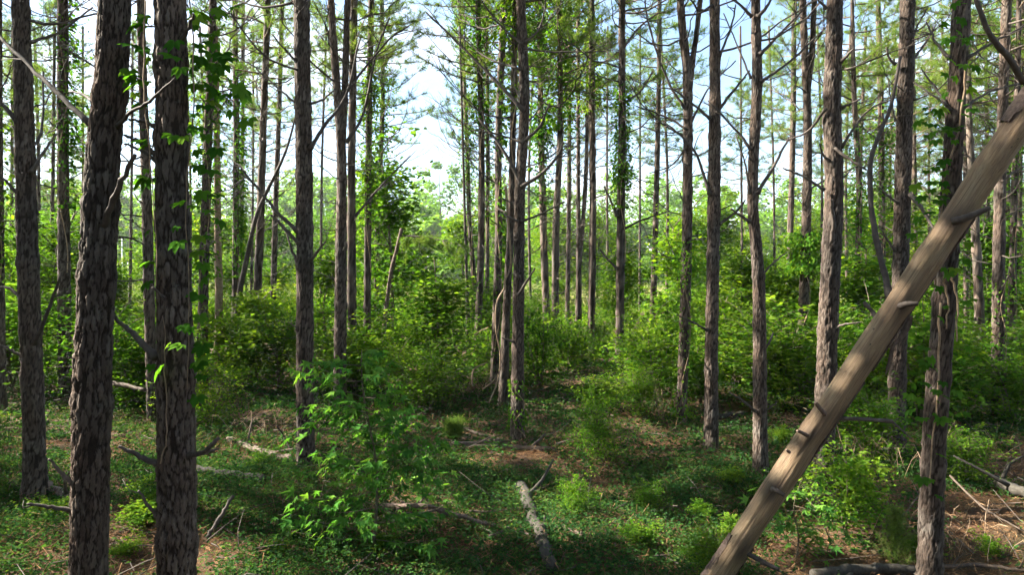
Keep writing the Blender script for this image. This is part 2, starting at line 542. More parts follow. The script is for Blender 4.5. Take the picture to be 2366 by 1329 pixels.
def make_stub(seed):
    g = np.random.default_rng(seed)
    P = catmull([[0, 0, 0], [0.5, 0.05 * g.normal(), 0.1 + 0.1 * g.random()], [1, 0.1 * g.normal(), 0.25 + 0.35 * g.random()]], 6)
    V, F = tube(P, np.array([0.10, 0.075, 0.065, 0.06, 0.055, 0.045]), 6, 0.25, seed)
    return mesh("stub", V, [(F, M['dead'])])
STUBS = [make_stub(400 + i) for i in range(6)]

# ------------------------------------------------------------------ trunks
def bark_trunk(P, R, depth, seed, mat, ref):
    """continuous bark skin along the dense axis P (metres) with plates raised over fissures.  ref = base position"""
    g = np.random.default_rng(seed)
    if depth < 6.2: sides, dz, ztop, cw, chh, amp = 120, 0.019, 5.6, 0.029, 0.115, 0.011
    elif depth < 12.5: sides, dz, ztop, cw, chh, amp = 56, 0.034, 8.6, 0.036, 0.14, 0.010
    elif depth < 19: sides, dz, ztop, cw, chh, amp = 30, 0.06, 11, 0.05, 0.19, 0.010
    else: sides, dz, ztop, cw, chh, amp = 14, 0.2, 14, 0.08, 0.2, 0.012
    k_ = 0.85 + 0.4 * g.random(); cw *= k_; chh *= k_ * (0.85 + 0.3 * g.random())
    s_all = np.concatenate([[0], np.cumsum(np.linalg.norm(np.diff(P, axis=0), axis=1))])
    Ltot = s_all[-1]
    st = np.arange(0, min(ztop, Ltot), dz)
    st = np.concatenate([st, np.arange(st[-1] + 0.35, Ltot, 0.35), [Ltot]])
    A, _ = resample(P, st)
    r = np.interp(st, s_all, R)
    # whorl swellings
    zz = 1.2 + g.random()
    while zz < Ltot:
        r = r * (1 + 0.10 * np.exp(-((st - zz) / 0.07) ** 2)); zz += 0.45 + 0.7 * g.random()
    n = len(st)
    T, N, B = frames(A)
    th = np.arange(sides) / sides * 2 * np.pi
    circ = 2 * np.pi * float(np.mean(R[: len(R) // 2]))
    nc = max(6, round(circ / cw)); w = circ / nc
    nr = int(min(ztop, Ltot) / chh) + 2
    gi, gj = np.meshgrid(np.arange(nr), np.arange(nc), indexing='ij')
    pu = (gj + 0.5 * (gi % 2) + g.normal(0, 0.30, gi.shape)) * w
    pv = (gi + g.normal(0, 0.33, gi.shape)) * chh
    pu = np.mod(pu, circ).ravel(); pv = pv.ravel()
    val = g.random(len(pu))
    asp = w / chh * 1.35
    pts = []
    for k in range(len(pu)):
        pts.append((pu[k], pv[k] * asp, k))
        if pu[k] < 2 * w: pts.append((pu[k] + circ, pv[k] * asp, k))
        if pu[k] > circ - 2 * w: pts.append((pu[k] - circ, pv[k] * asp, k))
    kd = kdtree.KDTree(len(pts))
    for i, (a, b, k) in enumerate(pts): kd.insert((a, b, 0), i)
    kd.balance()
    U = th / (2 * np.pi) * circ
    plate = np.zeros((n, sides)); v = np.full((n, sides), 0.5); jit = g.normal(0, w * 0.11, (n, sides))
    fine = st < ztop
    for i in range(n):
        if not fine[i]:
            plate[i] = 0.7; v[i] = g.random(sides); continue
        wob = 0.006 * math.sin(st[i] * 9.0 + seed)
        for j in range(sides):
            q = kd.find_n((U[j] + wob + jit[i, j], st[i] * asp + jit[i, j - 3] * 0.8, 0), 2)
            e = (q[1][2] - q[0][2]) / w
            plate[i, j] = min(1.0, e / 0.42)
            v[i, j] = val[pts[q[0][1]][2]]
    pl = plate * plate * (3 - 2 * plate)
    amp = amp * (0.75 + 0.5 * np.abs(np.sin(st * 0.8 + seed)))[:, None]
    disp = amp * (pl - 0.6) + amp * 0.7 * (v - 0.5) * pl + g.normal(0, 1, (n, sides)) * amp * 0.14
    lump = 0.03 * np.sin(2 * th + st[:, None] * 0.9 + seed) + 0.02 * np.sin(3 * th - st[:, None] * 1.7)
    rr = r[:, None] * 0.87 * (1 + lump) + disp * np.clip(r[:, None] / 0.11, 0.3, 1.2)
    V = A[:, None, :] + rr[..., None] * (np.cos(th)[None, :, None] * N[:, None, :] + np.sin(th)[None, :, None] * B[:, None, :])
    V = V.reshape(-1, 3) - np.array(ref)
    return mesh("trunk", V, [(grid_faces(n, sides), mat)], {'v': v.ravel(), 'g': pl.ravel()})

def px_axis(pts, depth, zbase=True, lean=0.0):
    """photo pixels (top to bottom) -> world axis from ground up"""
    P = [np.array(at(x, y, depth + lean * (620 - y) / 620.0)) for x, y, w in pts]
    R = [w * depth / FPX / 2 for x, y, w in pts]
    P = P[::-1]; R = R[::-1]
    if zbase:
        d = P[0] - P[1]; d = d / abs(d[2]) if abs(d[2]) > 0.05 else np.array([0, 0, -1.0])
        gz = float(ground_z(P[0][0], P[0][1])) - 0.15
        if P[0][2] > gz + 0.05:
            k = P[0][2] - gz
            d[0] *= 0.5; d[1] *= 0.5
            P.insert(0, P[0] + d * k); R.insert(0, R[0] * 1.10 + 0.003)
    return P, R

PINES = {}
def add_branch(tree, base, p, az, L, el, kind='branch', k=None):
    data = (BRANCHES if kind == 'branch' else STUBS)
    o = obj(kind, data[(k if k is not None else random.randrange(99)) % len(data)], tree)
    o.location = Vector(p) - Vector(base)
    o.rotation_euler = (random.uniform(-0.3, 0.3), -el, az)
    o.scale = (L, L, L) if kind == 'branch' else (L, L * 0.7, L * 0.8)
    return o

def pine(key, depth, pts, label, crown_z=None, height=15.5, fork=None, mat='bark', nbr=30, lean=0.0, crown_scale=1.0, nstub=6, group="pines of the stand", br0=2.6):
    seed = 1000 + len(PINES) * 17
    if crown_z is None: crown_z = 9.8 if depth < 20 else 8.6
    g = random.Random(seed)
    P, R = px_axis(pts, depth, True, lean)
    base = P[0].copy(); base[2] += 0.15
    # carry on up to the tip
    top = P[-1]
    dirv = (P[-1] - P[-2]); dirv = dirv / max(abs(dirv[2]), 0.05)
    dirv = np.array([np.clip(dirv[0], -0.12, 0.12) * 0.5, np.clip(dirv[1], -0.1, 0.1) * 0.5, 1.0])
    if top[2] < height - 1:
        hh = height - top[2]
        P.append(top + dirv * hh * 0.5); R.append(R[-1] * 0.72)
        P.append(top + dirv * hh + np.array([g.uniform(-.2, .2), g.uniform(-.2, .2), 0])); R.append(0.02)
    A = catmull(P, 60)
    sA = np.concatenate([[0], np.cumsum(np.linalg.norm(np.diff(A, axis=0), axis=1))])
    sP = np.interp(np.linspace(0, 59, len(P)), np.arange(60), sA)
    RR = np.interp(sA, sP, R)
    # root flare
    RR = RR * (1 + 0.62 * np.exp(-sA / 0.22))
    t = thing("pine_tree", base, label, "pine", group)
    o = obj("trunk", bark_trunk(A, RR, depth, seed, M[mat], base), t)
    if fork:
        Fp = [np.array(at(x, y, depth + 0.02)) for x, y, w in fork][::-1]
        Fr = [w * depth / FPX / 2 for x, y, w in fork][::-1]
        d = Fp[-1] - Fp[-2]; d = d / max(abs(d[2]), 0.05); d[:2] = np.clip(d[:2], -.1, .1)
        hh = max(1.0, height - 1.5 - Fp[-1][2])
        Fp.append(Fp[-1] + d * hh); Fr.append(0.025)
        FA = catmull(Fp, 40)
        FR = np.interp(np.linspace(0, len(Fp) - 1, 40), np.arange(len(Fp)), Fr)
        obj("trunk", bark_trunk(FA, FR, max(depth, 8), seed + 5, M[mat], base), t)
    def axis_at(z):
        i = np.searchsorted(A[:, 2], z); i = int(np.clip(i, 1, 59))
        f = (z - A[i - 1, 2]) / max(1e-6, A[i, 2] - A[i - 1, 2])
        return A[i - 1] + (A[i] - A[i - 1]) * f, RR[i]
    # crown
    p, r = axis_at(crown_z)
    c = obj("crown", CROWNS[g.randrange(len(CROWNS))], t)
    c.location = Vector(p) - Vector(base)
    s = crown_scale * g.uniform(0.9, 1.15)
    c.scale = (s * g.uniform(0.9, 1.1), s * g.uniform(.9, 1.1), (height - crown_z + 0.25) / 6.0)
    c.rotation_euler = (0, 0, g.uniform(0, 6.28))
    # dead branches, longer towards the crown
    for i in range(nbr):
        z = br0 + (crown_z + 0.6 - br0) * ((i + g.random()) / nbr) ** 0.8
        p, r = axis_at(z)
        az = g.uniform(0, 6.28)
        L = g.uniform(0.5, 1.3) + 1.9 * g.random() * (z / crown_z)
        add_branch(t, base, np.array(p) + np.array([math.cos(az), math.sin(az), 0]) * r * 0.6, az, L, g.uniform(-0.1, 0.55), 'branch', g.randrange(99))
    for i in range(nstub):
        z = g.uniform(0.7, crown_z - 1); p, r = axis_at(z); az = g.uniform(0, 6.28)
        add_branch(t, base, np.array(p) + np.array([math.cos(az), math.sin(az), 0]) * r * 0.7, az, g.uniform(0.12, 0.32), g.uniform(-0.1, 0.7), 'stub', g.randrange(99))
    PINES[key] = dict(px=base[0] / depth * FPX + W / 2, o=t, base=base, A=A, R=RR, depth=depth, axis_at=axis_at)
    return t

# key, depth, [(px, py, width) top to bottom], label, extra
pine('T1', 8.4, [(48, 0, 40), (62, 500, 46), (78, 1000, 50), (80, 1190, 56)], "slim dark pine nearest the left edge of the picture", nbr=12, br0=4.5, nstub=4)
pine('T2', 4.7, [(264, 0, 74), (243, 300, 74), (232, 500, 80), (214, 900, 90), (204, 1329, 92)], "thick near pine with a long bare branch reaching to the upper left", nbr=8, br0=6, nstub=2)
pine('T3', 4.6, [(393, 0, 76), (398, 450, 80), (407, 900, 90), (408, 1329, 93)], "thick near pine hung with big creeper leaves", nbr=8, br0=6, nstub=2)
pine('T4', 16, [(145, 0, 24), (146, 400, 27), (151, 905, 32)], "straight pine in the gap between the two leftmost trunks, leafy vine on it")
pine('T5', 13.8, [(326, 60, 20), (338, 440, 24), (352, 965, 27)], "slender pine half hidden behind the creeper-hung pine")
pine('T6', 10.1, [(697, 0, 38), (703, 450, 42), (706, 1095, 46)], "straight pine standing alone behind the sweetgum sapling, two branches crossing to its left", nbr=12, br0=5, nstub=4)
pine('T7', 15, [(765, 0, 17), (778, 200, 20), (789, 360, 25), (788, 600, 29), (785, 945, 33)], "forked pine splitting in two stems, orange scar at the fork", fork=[(803, 0, 15), (797, 200, 17), (789, 380, 19)])
pine('T8', 20, [(818, 0, 18), (812, 450, 21), (815, 880, 26)], "pine standing close against the right of the forked scarred pine")
pine('T9', 22, [(858, 0, 15), (852, 300, 17), (848, 790, 19)], "vine-wrapped pine left of the open patch of cloud")
pine('T10', 30, [(882, 0, 11), (884, 250, 11), (872, 520, 12), (868, 780, 14)], "thin leaning pine smothered in vine bordering the cloud gap")
pine('T11', 33, [(1062, 0, 10), (1078, 300, 11), (1084, 500, 12), (1095, 650, 13), (1096, 760, 13)], "thin bent pine right of the cloud gap, vine leaves along it")
pine('T12', 22, [(1104, 0, 14), (1112, 300, 15), (1112, 550, 18), (1104, 780, 19)], "grey pine second to the right of the cloud gap")
pine('T13', 30, [(1122, 0, 9), (1127, 300, 10), (1125, 760, 12)], "very thin pine pressed behind the grey pine by the cloud gap")
pine('T14', 17, [(1165, 0, 18), (1152, 300, 17), (1152, 560, 19), (1142, 870, 22)], "dark pine left of the central pair with a vine up its right side")
pine('T15', 14.5, [(1190, 0, 14), (1182, 450, 17), (1172, 680, 20), (1162, 940, 27)], "leaning pine tucked behind the central pine, twisted vine stem on it")
pine('T16', 12, [(1203, 0, 23), (1212, 240, 25), (1201, 450, 27), (1198, 700, 30), (1195, 1015, 34)], "central pine with long bare branches and ivy at its foot", nbr=14, br0=5.5, nstub=5)
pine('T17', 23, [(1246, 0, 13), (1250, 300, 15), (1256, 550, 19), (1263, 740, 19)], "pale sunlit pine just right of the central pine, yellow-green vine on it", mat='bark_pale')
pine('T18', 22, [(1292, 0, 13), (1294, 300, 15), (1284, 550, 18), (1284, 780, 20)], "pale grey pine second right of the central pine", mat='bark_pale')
pine('T19', 36, [(1316, 0, 9), (1315, 400, 11), (1311, 720, 12)], "thin straight pine third right of the central pine")
pine('T20', 27, [(1336, 0, 9), (1336, 400, 10), (1337, 580, 13), (1337, 800, 18)], "slim pine forking low into a narrow V", fork=[(1358, 150, 9), (1354, 400, 11), (1339, 610, 12)])
pine('T21', 24, [(1367, 0, 15), (1368, 300, 17), (1370, 500, 18), (1366, 780, 19)], "straight brown-grey pine right of the narrow V-forked pine")
pine('T22', 19, [(1437, 0, 17), (1437, 300, 20), (1434, 550, 22), (1431, 865, 22)], "dark pine sleeved in ivy from its middle up, right of centre")
pine('T23', 28, [(1524, 0, 11), (1521, 250, 12), (1515, 500, 15), (1509, 720, 17)], "slender lone pine against the sky right of the ivy-sleeved pine")
pine('T24', 13.2, [(1572, 0, 18), (1588, 180, 24), (1589, 400, 25), (1586, 600, 26), (1574, 985, 27)], "pine with two tops and viny lower trunk, left of two bare straight pines", fork=[(1618, 0, 13), (1603, 120, 14), (1590, 230, 16)])
pine('T25', 11.2, [(1651, 0, 25), (1652, 200, 27), (1650, 450, 31), (1644, 800, 33), (1643, 1050, 37)], "straight clean pine rising from a patch of orange straw", nbr=14, br0=5, nstub=4)
pine('T26', 10.1, [(1746, 0, 21), (1749, 200, 26), (1739, 450, 27), (1752, 640, 31), (1756, 900, 34), (1757, 1105, 36)], "crooked pine bowed to the left at mid height", nbr=14, br0=5, nstub=4)
pine('T27', 31, [(1835, 0, 13), (1832, 300, 14), (1827, 500, 15), (1823, 700, 16)], "thin pine between the crooked pine and the double-stemmed pine")
pine('T28', 16.5, [(1855, 0, 16), (1862, 170, 19), (1866, 300, 21), (1862, 550, 23), (1848, 905, 27)], "double-stemmed pine with a leafy collar of vine around its trunk", fork=[(1882, 0, 13), (1876, 120, 15), (1865, 210, 17)])
pine('T29', 8.8, [(1929, 0, 36), (1923, 250, 42), (1927, 450, 46), (1915, 700, 48), (1905, 1000, 50), (1902, 1170, 54)], "thick straight pine whose foot stands behind the leaning bare log", nbr=12, br0=5, nstub=4)
pine('T30', 22, [(1974, 230, 12), (1985, 450, 15), (1978, 700, 16), (1964, 830, 17)], "slim vine-covered pine in the gap right of the thick straight pine")
pine('T31', 25, [(2030, 40, 13), (2036, 300, 15), (2040, 760, 16)], "thin pine with green needles, behind the bare leaning stem", crown_z=7.0, height=13)
pine('T32', 11, [(2097, 0, 33), (2091, 250, 36), (2085, 480, 39), (2078, 700, 39), (2072, 945, 42)], "dark straight pine crossed by the middle of the leaning log", nbr=12, br0=5, nstub=4)
pine('T33', 6.5, [(2222, 0, 42), (2210, 200, 42), (2200, 400, 46), (2185, 650, 52), (2160, 1000, 54), (2148, 1329, 56)], "creeper-hung pine that the leaning log rests against", nbr=8, br0=5.5, nstub=2)
pine('T34', 14, [(2326, 0, 22), (2313, 350, 24), (2308, 600, 27), (2304, 960, 30)], "dark pine close to the right edge seen below the leaning log")
pine('T35', 24, [(2335, 0, 12), (2327, 400, 14), (2330, 800, 16)], "thin pine directly behind the dark pine at the right edge", crown_z=7.5, height=13)
pine('T36', 20, [(2352, 150, 13), (2343, 480, 16), (2336, 780, 18)], "vine-hung slim pine second from the right edge", crown_z=8)
pine('T37', 23, [(2360, 100, 13), (2355, 450, 14), (2351, 780, 17)], "rightmost slim pine at the very edge of the picture", crown_z=7.5)
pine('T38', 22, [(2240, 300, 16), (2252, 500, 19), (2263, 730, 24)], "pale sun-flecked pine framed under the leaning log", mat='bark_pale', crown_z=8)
pine('T39', 30, [(2231, 300, 10), (2232, 760, 14)], "thin pine to the left of the sun-flecked pine under the log", crown_z=7.5)
pine('T40', 17, [(492, 0, 18), (478, 400, 22), (468, 760, 26)], "pine just right of the creeper leaves, first of a left-hand cluster")
pine('T42', 24, [(542, 0, 13), (546, 300, 15), (545, 500, 16), (543, 760, 17)], "ivy-sided slim pine right of the reddish barkless trunk")
pine('T43', 21, [(619, 0, 15), (608, 300, 18), (602, 500, 20), (590, 800, 22)], "leaning pine crossed by a slanting dead stem")
pine('T44', 29, [(652, 0, 11), (645, 250, 12), (636, 500, 14), (630, 760, 16)], "slim pine last of the left-hand cluster, before the straight lone pine")
pine('T45', 35, [(562, 0, 9), (560, 400, 9), (552, 720, 10)], "thinnest distant pine between the ivy-sided and the leaning pines")
pine('T46', 14, [(-8, 0, 22), (-4, 500, 24), (0, 900, 27)], "pine cut off by the left edge of the picture")
pine('T48', 32, [(2110, 200, 11), (2113, 450, 12), (2118, 740, 13)], "thin pine just right of the dark pine crossed by the log", crown_z=8)

# thin pines of the wood's far side
FAR_LABEL = {25: "thin distant pine between the left edge and the leftmost slim pine", 118: "thin distant pine just left of the vined pine near the left edge", 300: "thin distant pine in the gap between the two thick near pines",
             440: "thin distant pine just right of the creeper-hung left pine", 742: "thin distant pine between the lone straight pine and the forked scarred pine", 1226: "thin distant pine just right of the central pine",
             1405: "thin distant pine left of the ivy-sleeved pine", 1478: "thin distant pine right of the ivy-sleeved pine", 1790: "thin distant pine right of the crooked pine", 1895: "thin distant pine between the double-stemmed and the thick straight pine",
             1958: "thin distant pine just right of the thick straight pine", 2060: "thin distant green-topped pine left of the pine crossed by the log", 2150: "thin distant pine between the log-crossed pine and the creeper-hung right pine",
             2190: "thin distant pine behind the creeper-hung right pine", 2285: "thin distant pine just left of the dark right-edge pine", -40: "thin pine outside the left edge of the picture",
             85: "low-crowned pine right behind the leftmost slim pine", 190: "low-crowned pine just right of the vined pine near the left edge", 470: "low-crowned pine behind the left cluster's first pine", 580: "low-crowned pine behind the leaning pine",
             1990: "low-crowned pine behind the slim vined pine", 2088: "low-crowned pine behind the pine crossed by the log", 2240: "low-crowned pine right of the creeper-hung right pine", 2340: "low-crowned pine nearest the right edge", 1540: "low-crowned pine between the slender lone pine and the two-topped pine", 1715: "low-crowned pine between the straight clean pine and the crooked pine"}
g = random.Random(5)
for px, d, cz in [(25, 34, 7.5), (118, 30, 7), (300, 38, 9), (440, 42, 9), (742, 40, 10), (1226, 40, 10), (1405, 44, 10), (1478, 46, 10), (1790, 45, 10), (1895, 42, 9), (1958, 38, 7), (2060, 36, 7), (2150, 40, 7), (2190, 34, 6.5), (2285, 31, 6.5), (-40, 26, 7), (85, 33, 5.2), (190, 40, 5.5), (470, 36, 6), (580, 43, 6), (1990, 31, 5), (2088, 44, 5.2), (2240, 37, 4.8), (2340, 30, 5), (1540, 39, 7.5), (1715, 43, 7)]:
    w0 = 0.17 * FPX / d
    k = g.uniform(-14, 14)
    pine('F%d' % px, d, [(px + k, 60, w0 * 0.8), (px + g.uniform(-5, 5), 400, w0 * 0.95), (px, 720, w0 * 1.1)], FAR_LABEL[px],
         crown_z=cz + 1, height=cz + 7, nbr=12, nstub=0, group="thin pines at the far side of the stand", crown_scale=1.1)

# hand-placed bare branches seen in the photograph: tree, [(px, py)...] from the trunk out, width px, depth change outwards
def px_branch(key, pts, w, dd=0.0, name='branch', mat='dead', twigs=2):
    T = PINES[key]; n = len(pts)
    P = [np.array(at(x, y, T['depth'] - T['R'][5] * 0.35 + dd * i / (n - 1))) - T['base'] for i, (x, y) in enumerate(pts)]
    A = catmull(P, 4 * n)
    r = w * T['depth'] / FPX / 2
    g = np.random.default_rng(int(pts[0][0] * 7 + pts[0][1]))
    A[2:-1] += g.normal(0, min(r * 0.25, 0.004), (len(A) - 3, 3))
    rr = np.interp(np.linspace(0, 1, len(A)), [0, 0.1, 1], [r * 1.5, r, r * 0.5])
    parts = [tube(A, rr, 7, 0.22, int(w))]
    L = np.linalg.norm(A[-1] - A[0])
    for k in range(twigs):
        j = int(g.integers(len(A) // 3, len(A) - 1))
        d = (A[-1] - A[0]) / (L + 1e-6) + g.normal(0, 0.6, 3); d[2] = abs(d[2]) * 0.7
        l = L * g.uniform(0.15, 0.35)
        parts.append(tube(catmull([A[j], A[j] + d * l * 0.5 + g.normal(0, 0.02, 3), A[j] + d * l], 5), np.linspace(r * 0.4, r * 0.12, 5), 4))
    V, F = cat_meshes(parts)
    return obj(name, mesh(name, V, [(F, M[mat])]), T['o'])

for key, pts, w, dd, tw in [
    ('T2', [(208, 285), (140, 222), (75, 160), (0, 84), (-60, 30)], 12, 0.5, 2), ('T2', [(272, 292), (300, 262), (345, 232), (405, 180)], 9, -0.35, 0),
    ('T2', [(240, 522), (272, 440), (312, 358)], 17, -0.3, 0), ('T2', [(275, 548), (305, 552), (345, 572)], 5, 0.1, 1), ('T2', [(172, 1182), (115, 1172), (62, 1166)], 11, -0.1, 1),
    ('T2', [(168, 1120), (138, 1088), (112, 1062)], 11, -0.1, 0), ('T2', [(215, 235), (190, 218), (160, 210)], 8, 0.2, 0),
    ('T3', [(358, 292), (325, 280), (298, 275)], 9, 0.2, 0), ('T3', [(362, 358), (325, 330), (288, 312)], 12, 0.1, 0), ('T3', [(362, 372), (320, 345), (288, 333)], 9, 0.2, 0),
    ('T3', [(362, 1072), (320, 1055), (274, 1032)], 14, -0.1, 0), ('T3', [(450, 1052), (480, 1045), (505, 1038)], 10, 0.1, 0), ('T3', [(362, 1195), (340, 1165), (320, 1135)], 9, -0.1, 1),
    ('T3', [(385, 702), (370, 682), (352, 665)], 9, -0.15, 0), ('T3', [(420, 92), (435, 60), (447, 32)], 10, -0.2, 0), ('T3', [(360, 825), (310, 775), (266, 734)], 17, 0.2, 0),
    ('T1', [(78, 795), (108, 730), (142, 630)], 10, -0.3, 1), ('T1', [(50, 688), (22, 668), (-5, 662)], 9, 0.1, 0), ('T1', [(60, 832), (30, 812), (4, 798)], 8, 0, 0),
    ('T1', [(42, 285), (15, 250), (-8, 230)], 12, 0, 0), ('T1', [(48, 455), (20, 425), (-8, 400)], 9, 0, 0), ('T1', [(70, 98), (140, 72), (215, 16)], 7, 0.3, 3), ('T1', [(70, 398), (102, 350), (132, 308)], 8, 0.2, 1),
    ('T1', [(66, 350), (95, 300), (100, 165)], 8, 0.6, 1),
    ('T6', [(688, 535), (640, 490), (600, 440), (558, 390)], 9, 0.2, 1), ('T6', [(690, 562), (655, 525), (625, 496)], 9, -0.1, 1), ('T6', [(718, 603), (735, 580), (753, 558)], 8, -0.1, 0),
    ('T6', [(716, 345), (750, 290), (800, 220), (832, 90)], 9, 0.3, 3), ('T6', [(685, 238), (650, 210), (592, 158)], 6, 0.4, 2), ('T6', [(685, 142), (655, 110), (628, 78)], 6, 0, 0),
    ('T6', [(690, 618), (672, 570), (655, 520)], 7, 0.3, 0), ('T6', [(715, 240), (745, 230), (775, 205)], 6, 0.3, 1),
    ('T16', [(1210, 255), (1130, 172), (1060, 100), (985, 28)], 8, 0.5, 4), ('T16', [(1208, 435), (1165, 350), (1105, 272)], 9, 0.2, 2), ('T16', [(1205, 432), (1250, 402), (1288, 362), (1302, 328)], 9, -0.3, 2),
    ('T16', [(1214, 325), (1248, 290), (1270, 238)], 8, -0.2, 2), ('T16', [(1212, 98), (1248, 62), (1262, -5)], 6, 0.2, 2), ('T16', [(1207, 102), (1150, 52), (1112, 0)], 6, 0.2, 3),
    ('T16', [(1198, 512), (1172, 500), (1150, 484)], 6, -0.1, 1), ('T16', [(1205, 512), (1250, 494), (1304, 466)], 6, -0.2, 1), ('T16', [(1198, 682), (1214, 655), (1236, 620)], 8, -0.3, 0),
    ('T16', [(1186, 790), (1172, 786), (1160, 780)], 6, 0, 0), ('T16', [(1210, 112), (1290, 120), (1400, 118)], 5, 0.6, 3), ('T16', [(1204, 160), (1120, 130), (1040, 60)], 5, 0.9, 3), ('T16', [(1206, 330), (1150, 310), (1090, 300)], 5, 0.5, 3),
    ('T24', [(1582, 250), (1540, 180), (1500, 60), (1490, 0)], 6, 0.3, 3), ('T24', [(1588, 300), (1540, 270), (1470, 245)], 6, 0.3, 3), ('T24', [(1590, 330), (1555, 380), (1500, 400)], 4, 0.3, 2), ('T24', [(1598, 280), (1640, 200), (1700, 140)], 5, 0.4, 3),
    ('T25', [(1642, 275), (1600, 240), (1556, 205)], 7, 0.2, 2), ('T25', [(1655, 262), (1690, 215), (1732, 163)], 8, 0.2, 2), ('T25', [(1636, 764), (1600, 745), (1564, 728)], 6, 0, 1), ('T25', [(1662, 518), (1700, 490), (1722, 462)], 7, 0.2, 1),
    ('T25', [(1640, 450), (1610, 360), (1570, 310), (1530, 280)], 7, 0.5, 3), ('T25', [(1662, 130), (1690, 60), (1700, 10)], 6, 0.2, 2),
    ('T26', [(1735, 345), (1700, 300), (1636, 232)], 7, 0.2, 3), ('T26', [(1738, 38), (1715, 15), (1690, -5)], 8, 0, 1), ('T26', [(1752, 38), (1772, 15), (1786, -8)], 9, 0, 1), ('T26', [(1750, 446), (1790, 380), (1822, 318)], 9, 0.3, 2),
    ('T26', [(1732, 512), (1710, 498), (1688, 482)], 8, -0.1, 0), ('T26', [(1760, 637), (1790, 605), (1818, 583)], 5, 0, 1), ('T26', [(1746, 952), (1715, 925), (1684, 906)], 6, -0.1, 0), ('T26', [(1764, 952), (1780, 942), (1796, 930)], 5, 0, 0),
    ('T26', [(1756, 125), (1800, 80), (1870, 5)], 8, 0.3, 2), ('T26', [(1756, 190), (1800, 160), (1860, 110), (1910, 60)], 7, 0.4, 2), ('T26', [(1735, 180), (1710, 120), (1672, 30)], 5, 0.4, 2), ('T26', [(1732, 445), (1722, 380), (1700, 310)], 5, 0.2, 1),
    ('T29', [(1943, 142), (1958, 126), (1974, 112)], 8, -0.2, 0), ('T29', [(1945, 248), (1968, 238), (1990, 226)], 7, -0.1, 1), ('T29', [(1928, 342), (1970, 372), (2002, 392)], 7, -0.3, 0), ('T29', [(1922, 562), (1926, 515), (1922, 462)], 10, -0.2, 0),
    ('T29', [(1925, 762), (1950, 750), (1990, 745)], 6, -0.2, 0), ('T29', [(1945, 340), (2000, 260), (2070, 225)], 6, 0.4, 2), ('T29', [(1905, 440), (1860, 410), (1808, 388)], 7, 0.1, 1), ('T29', [(1908, 250), (1870, 300), (1820, 325)], 7, 0.4, 1), ('T29', [(1910, 20), (1900, 8), (1885, -6)], 7, 0, 0),
    ('T32', [(2070, 148), (2055, 135), (2048, 108)], 7, 0, 0), ('T32', [(2104, 142), (2130, 110), (2162, 58)], 7, 0.2, 2), ('T32', [(2106, 92), (2120, 60), (2142, 18)], 6, 0.2, 1), ('T32', [(2098, 446), (2130, 482), (2158, 532)], 10, -0.8, 1),
    ('T32', [(2075, 470), (2050, 450), (2030, 430)], 6, 0, 0), ('T32', [(2068, 580), (2045, 545), (2030, 520)], 6, 0, 0), ('T32', [(2070, 280), (2060, 240), (2052, 180)], 5, 0.1, 0),
    ('T33', [(2195, 135), (2165, 100), (2140, 50)], 8, 0.2, 2), ('T33', [(2195, 255), (2160, 200), (2130, 160)], 7, 0.3, 2), ('T33', [(2232, 135), (2290, 100), (2366, 60)], 8, 0.2, 3), ('T33', [(2225, 250), (2290, 210), (2366, 190)], 6, 0.3, 3), ('T33', [(2190, 245), (2140, 210), (2110, 190)], 5, 0.2, 2),
    ('T7', [(800, 330), (840, 260), (870, 120), (900, 40)], 7, 0.3, 3), ('T7', [(795, 220), (840, 160), (900, 90), (945, 60)], 6, 0.3, 3), ('T8', [(820, 500), (880, 430), (948, 360)], 6, 0.2, 2),
    ('T22', [(1440, 110), (1480, 60), (1520, 30)], 6, 0.2, 2), ('T22', [(1438, 240), (1480, 210), (1510, 160)], 6, 0.2, 2), ('T22', [(1425, 500), (1410, 460), (1395, 430)], 7, 0, 1), ('T22', [(1440, 530), (1480, 510), (1540, 490)], 6, 0.2, 1), ('T22', [(1424, 620), (1400, 595), (1385, 575)], 6, 0, 0),
    ('T34', [(2315, 420), (2340, 400), (2375, 380)], 7, 0, 1), ('T28', [(1868, 440), (1900, 420), (1990, 380)], 5, 0.3, 1), ('T40', [(480, 300), (500, 270), (540, 200)], 6, 0.2, 1)]:
    px_branch(key, pts, w, dd, twigs=tw)

# ------------------------------------------------------------------ bare snags and stems
def stem_thing(name, pts, depth, label, cat, mat, lean=0.0, nbr=0, rough=0.15):
    P, R = px_axis(pts, depth, True, lean)
    A = catmull(P, 40); RR = np.interp(np.linspace(0, len(P) - 1, 40), np.arange(len(P)), R)
    base = P[0].copy(); base[2] += 0.1
    t = thing(name, base, label, cat)
    V, F = tube(A - base, RR, 10, rough, 3)
    obj("trunk", mesh("trunk", V, [(F, M[mat])]), t)
    for i in range(nbr):
        j = random.randrange(12, 39)
        add_branch(t, base, A[j], random.uniform(0, 6.28), random.uniform(0.5, 1.3), random.uniform(0, .6))
    return t
stem_thing("dead_pine", [(497, 60, 12), (501, 300, 14), (503, 500, 15), (506, 700, 17), (503, 880, 19)], 18.5, "reddish barkless dead trunk among the left-hand cluster", "dead tree", 'vine', nbr=8)
stem_thing("dead_tree", [(690, 240, 3), (660, 350, 6), (618, 440, 8), (592, 500, 9), (572, 590, 11), (552, 690, 12)], 20.3, "slanting dead stem propped across the leaning pine", "dead tree", 'dead', nbr=5)
stem_thing("broken_snag", [(928, 528, 8), (916, 580, 9), (900, 650, 9)], 24, "short broken snag with a drooping pine bough", "snag", 'bark_old')
stem_thing("dead_tree", [(1062, 60, 5), (1078, 640, 7), (1082, 760, 14)], 25, "rotten pale stump stem below the thin bent pine", "dead tree", 'dead')

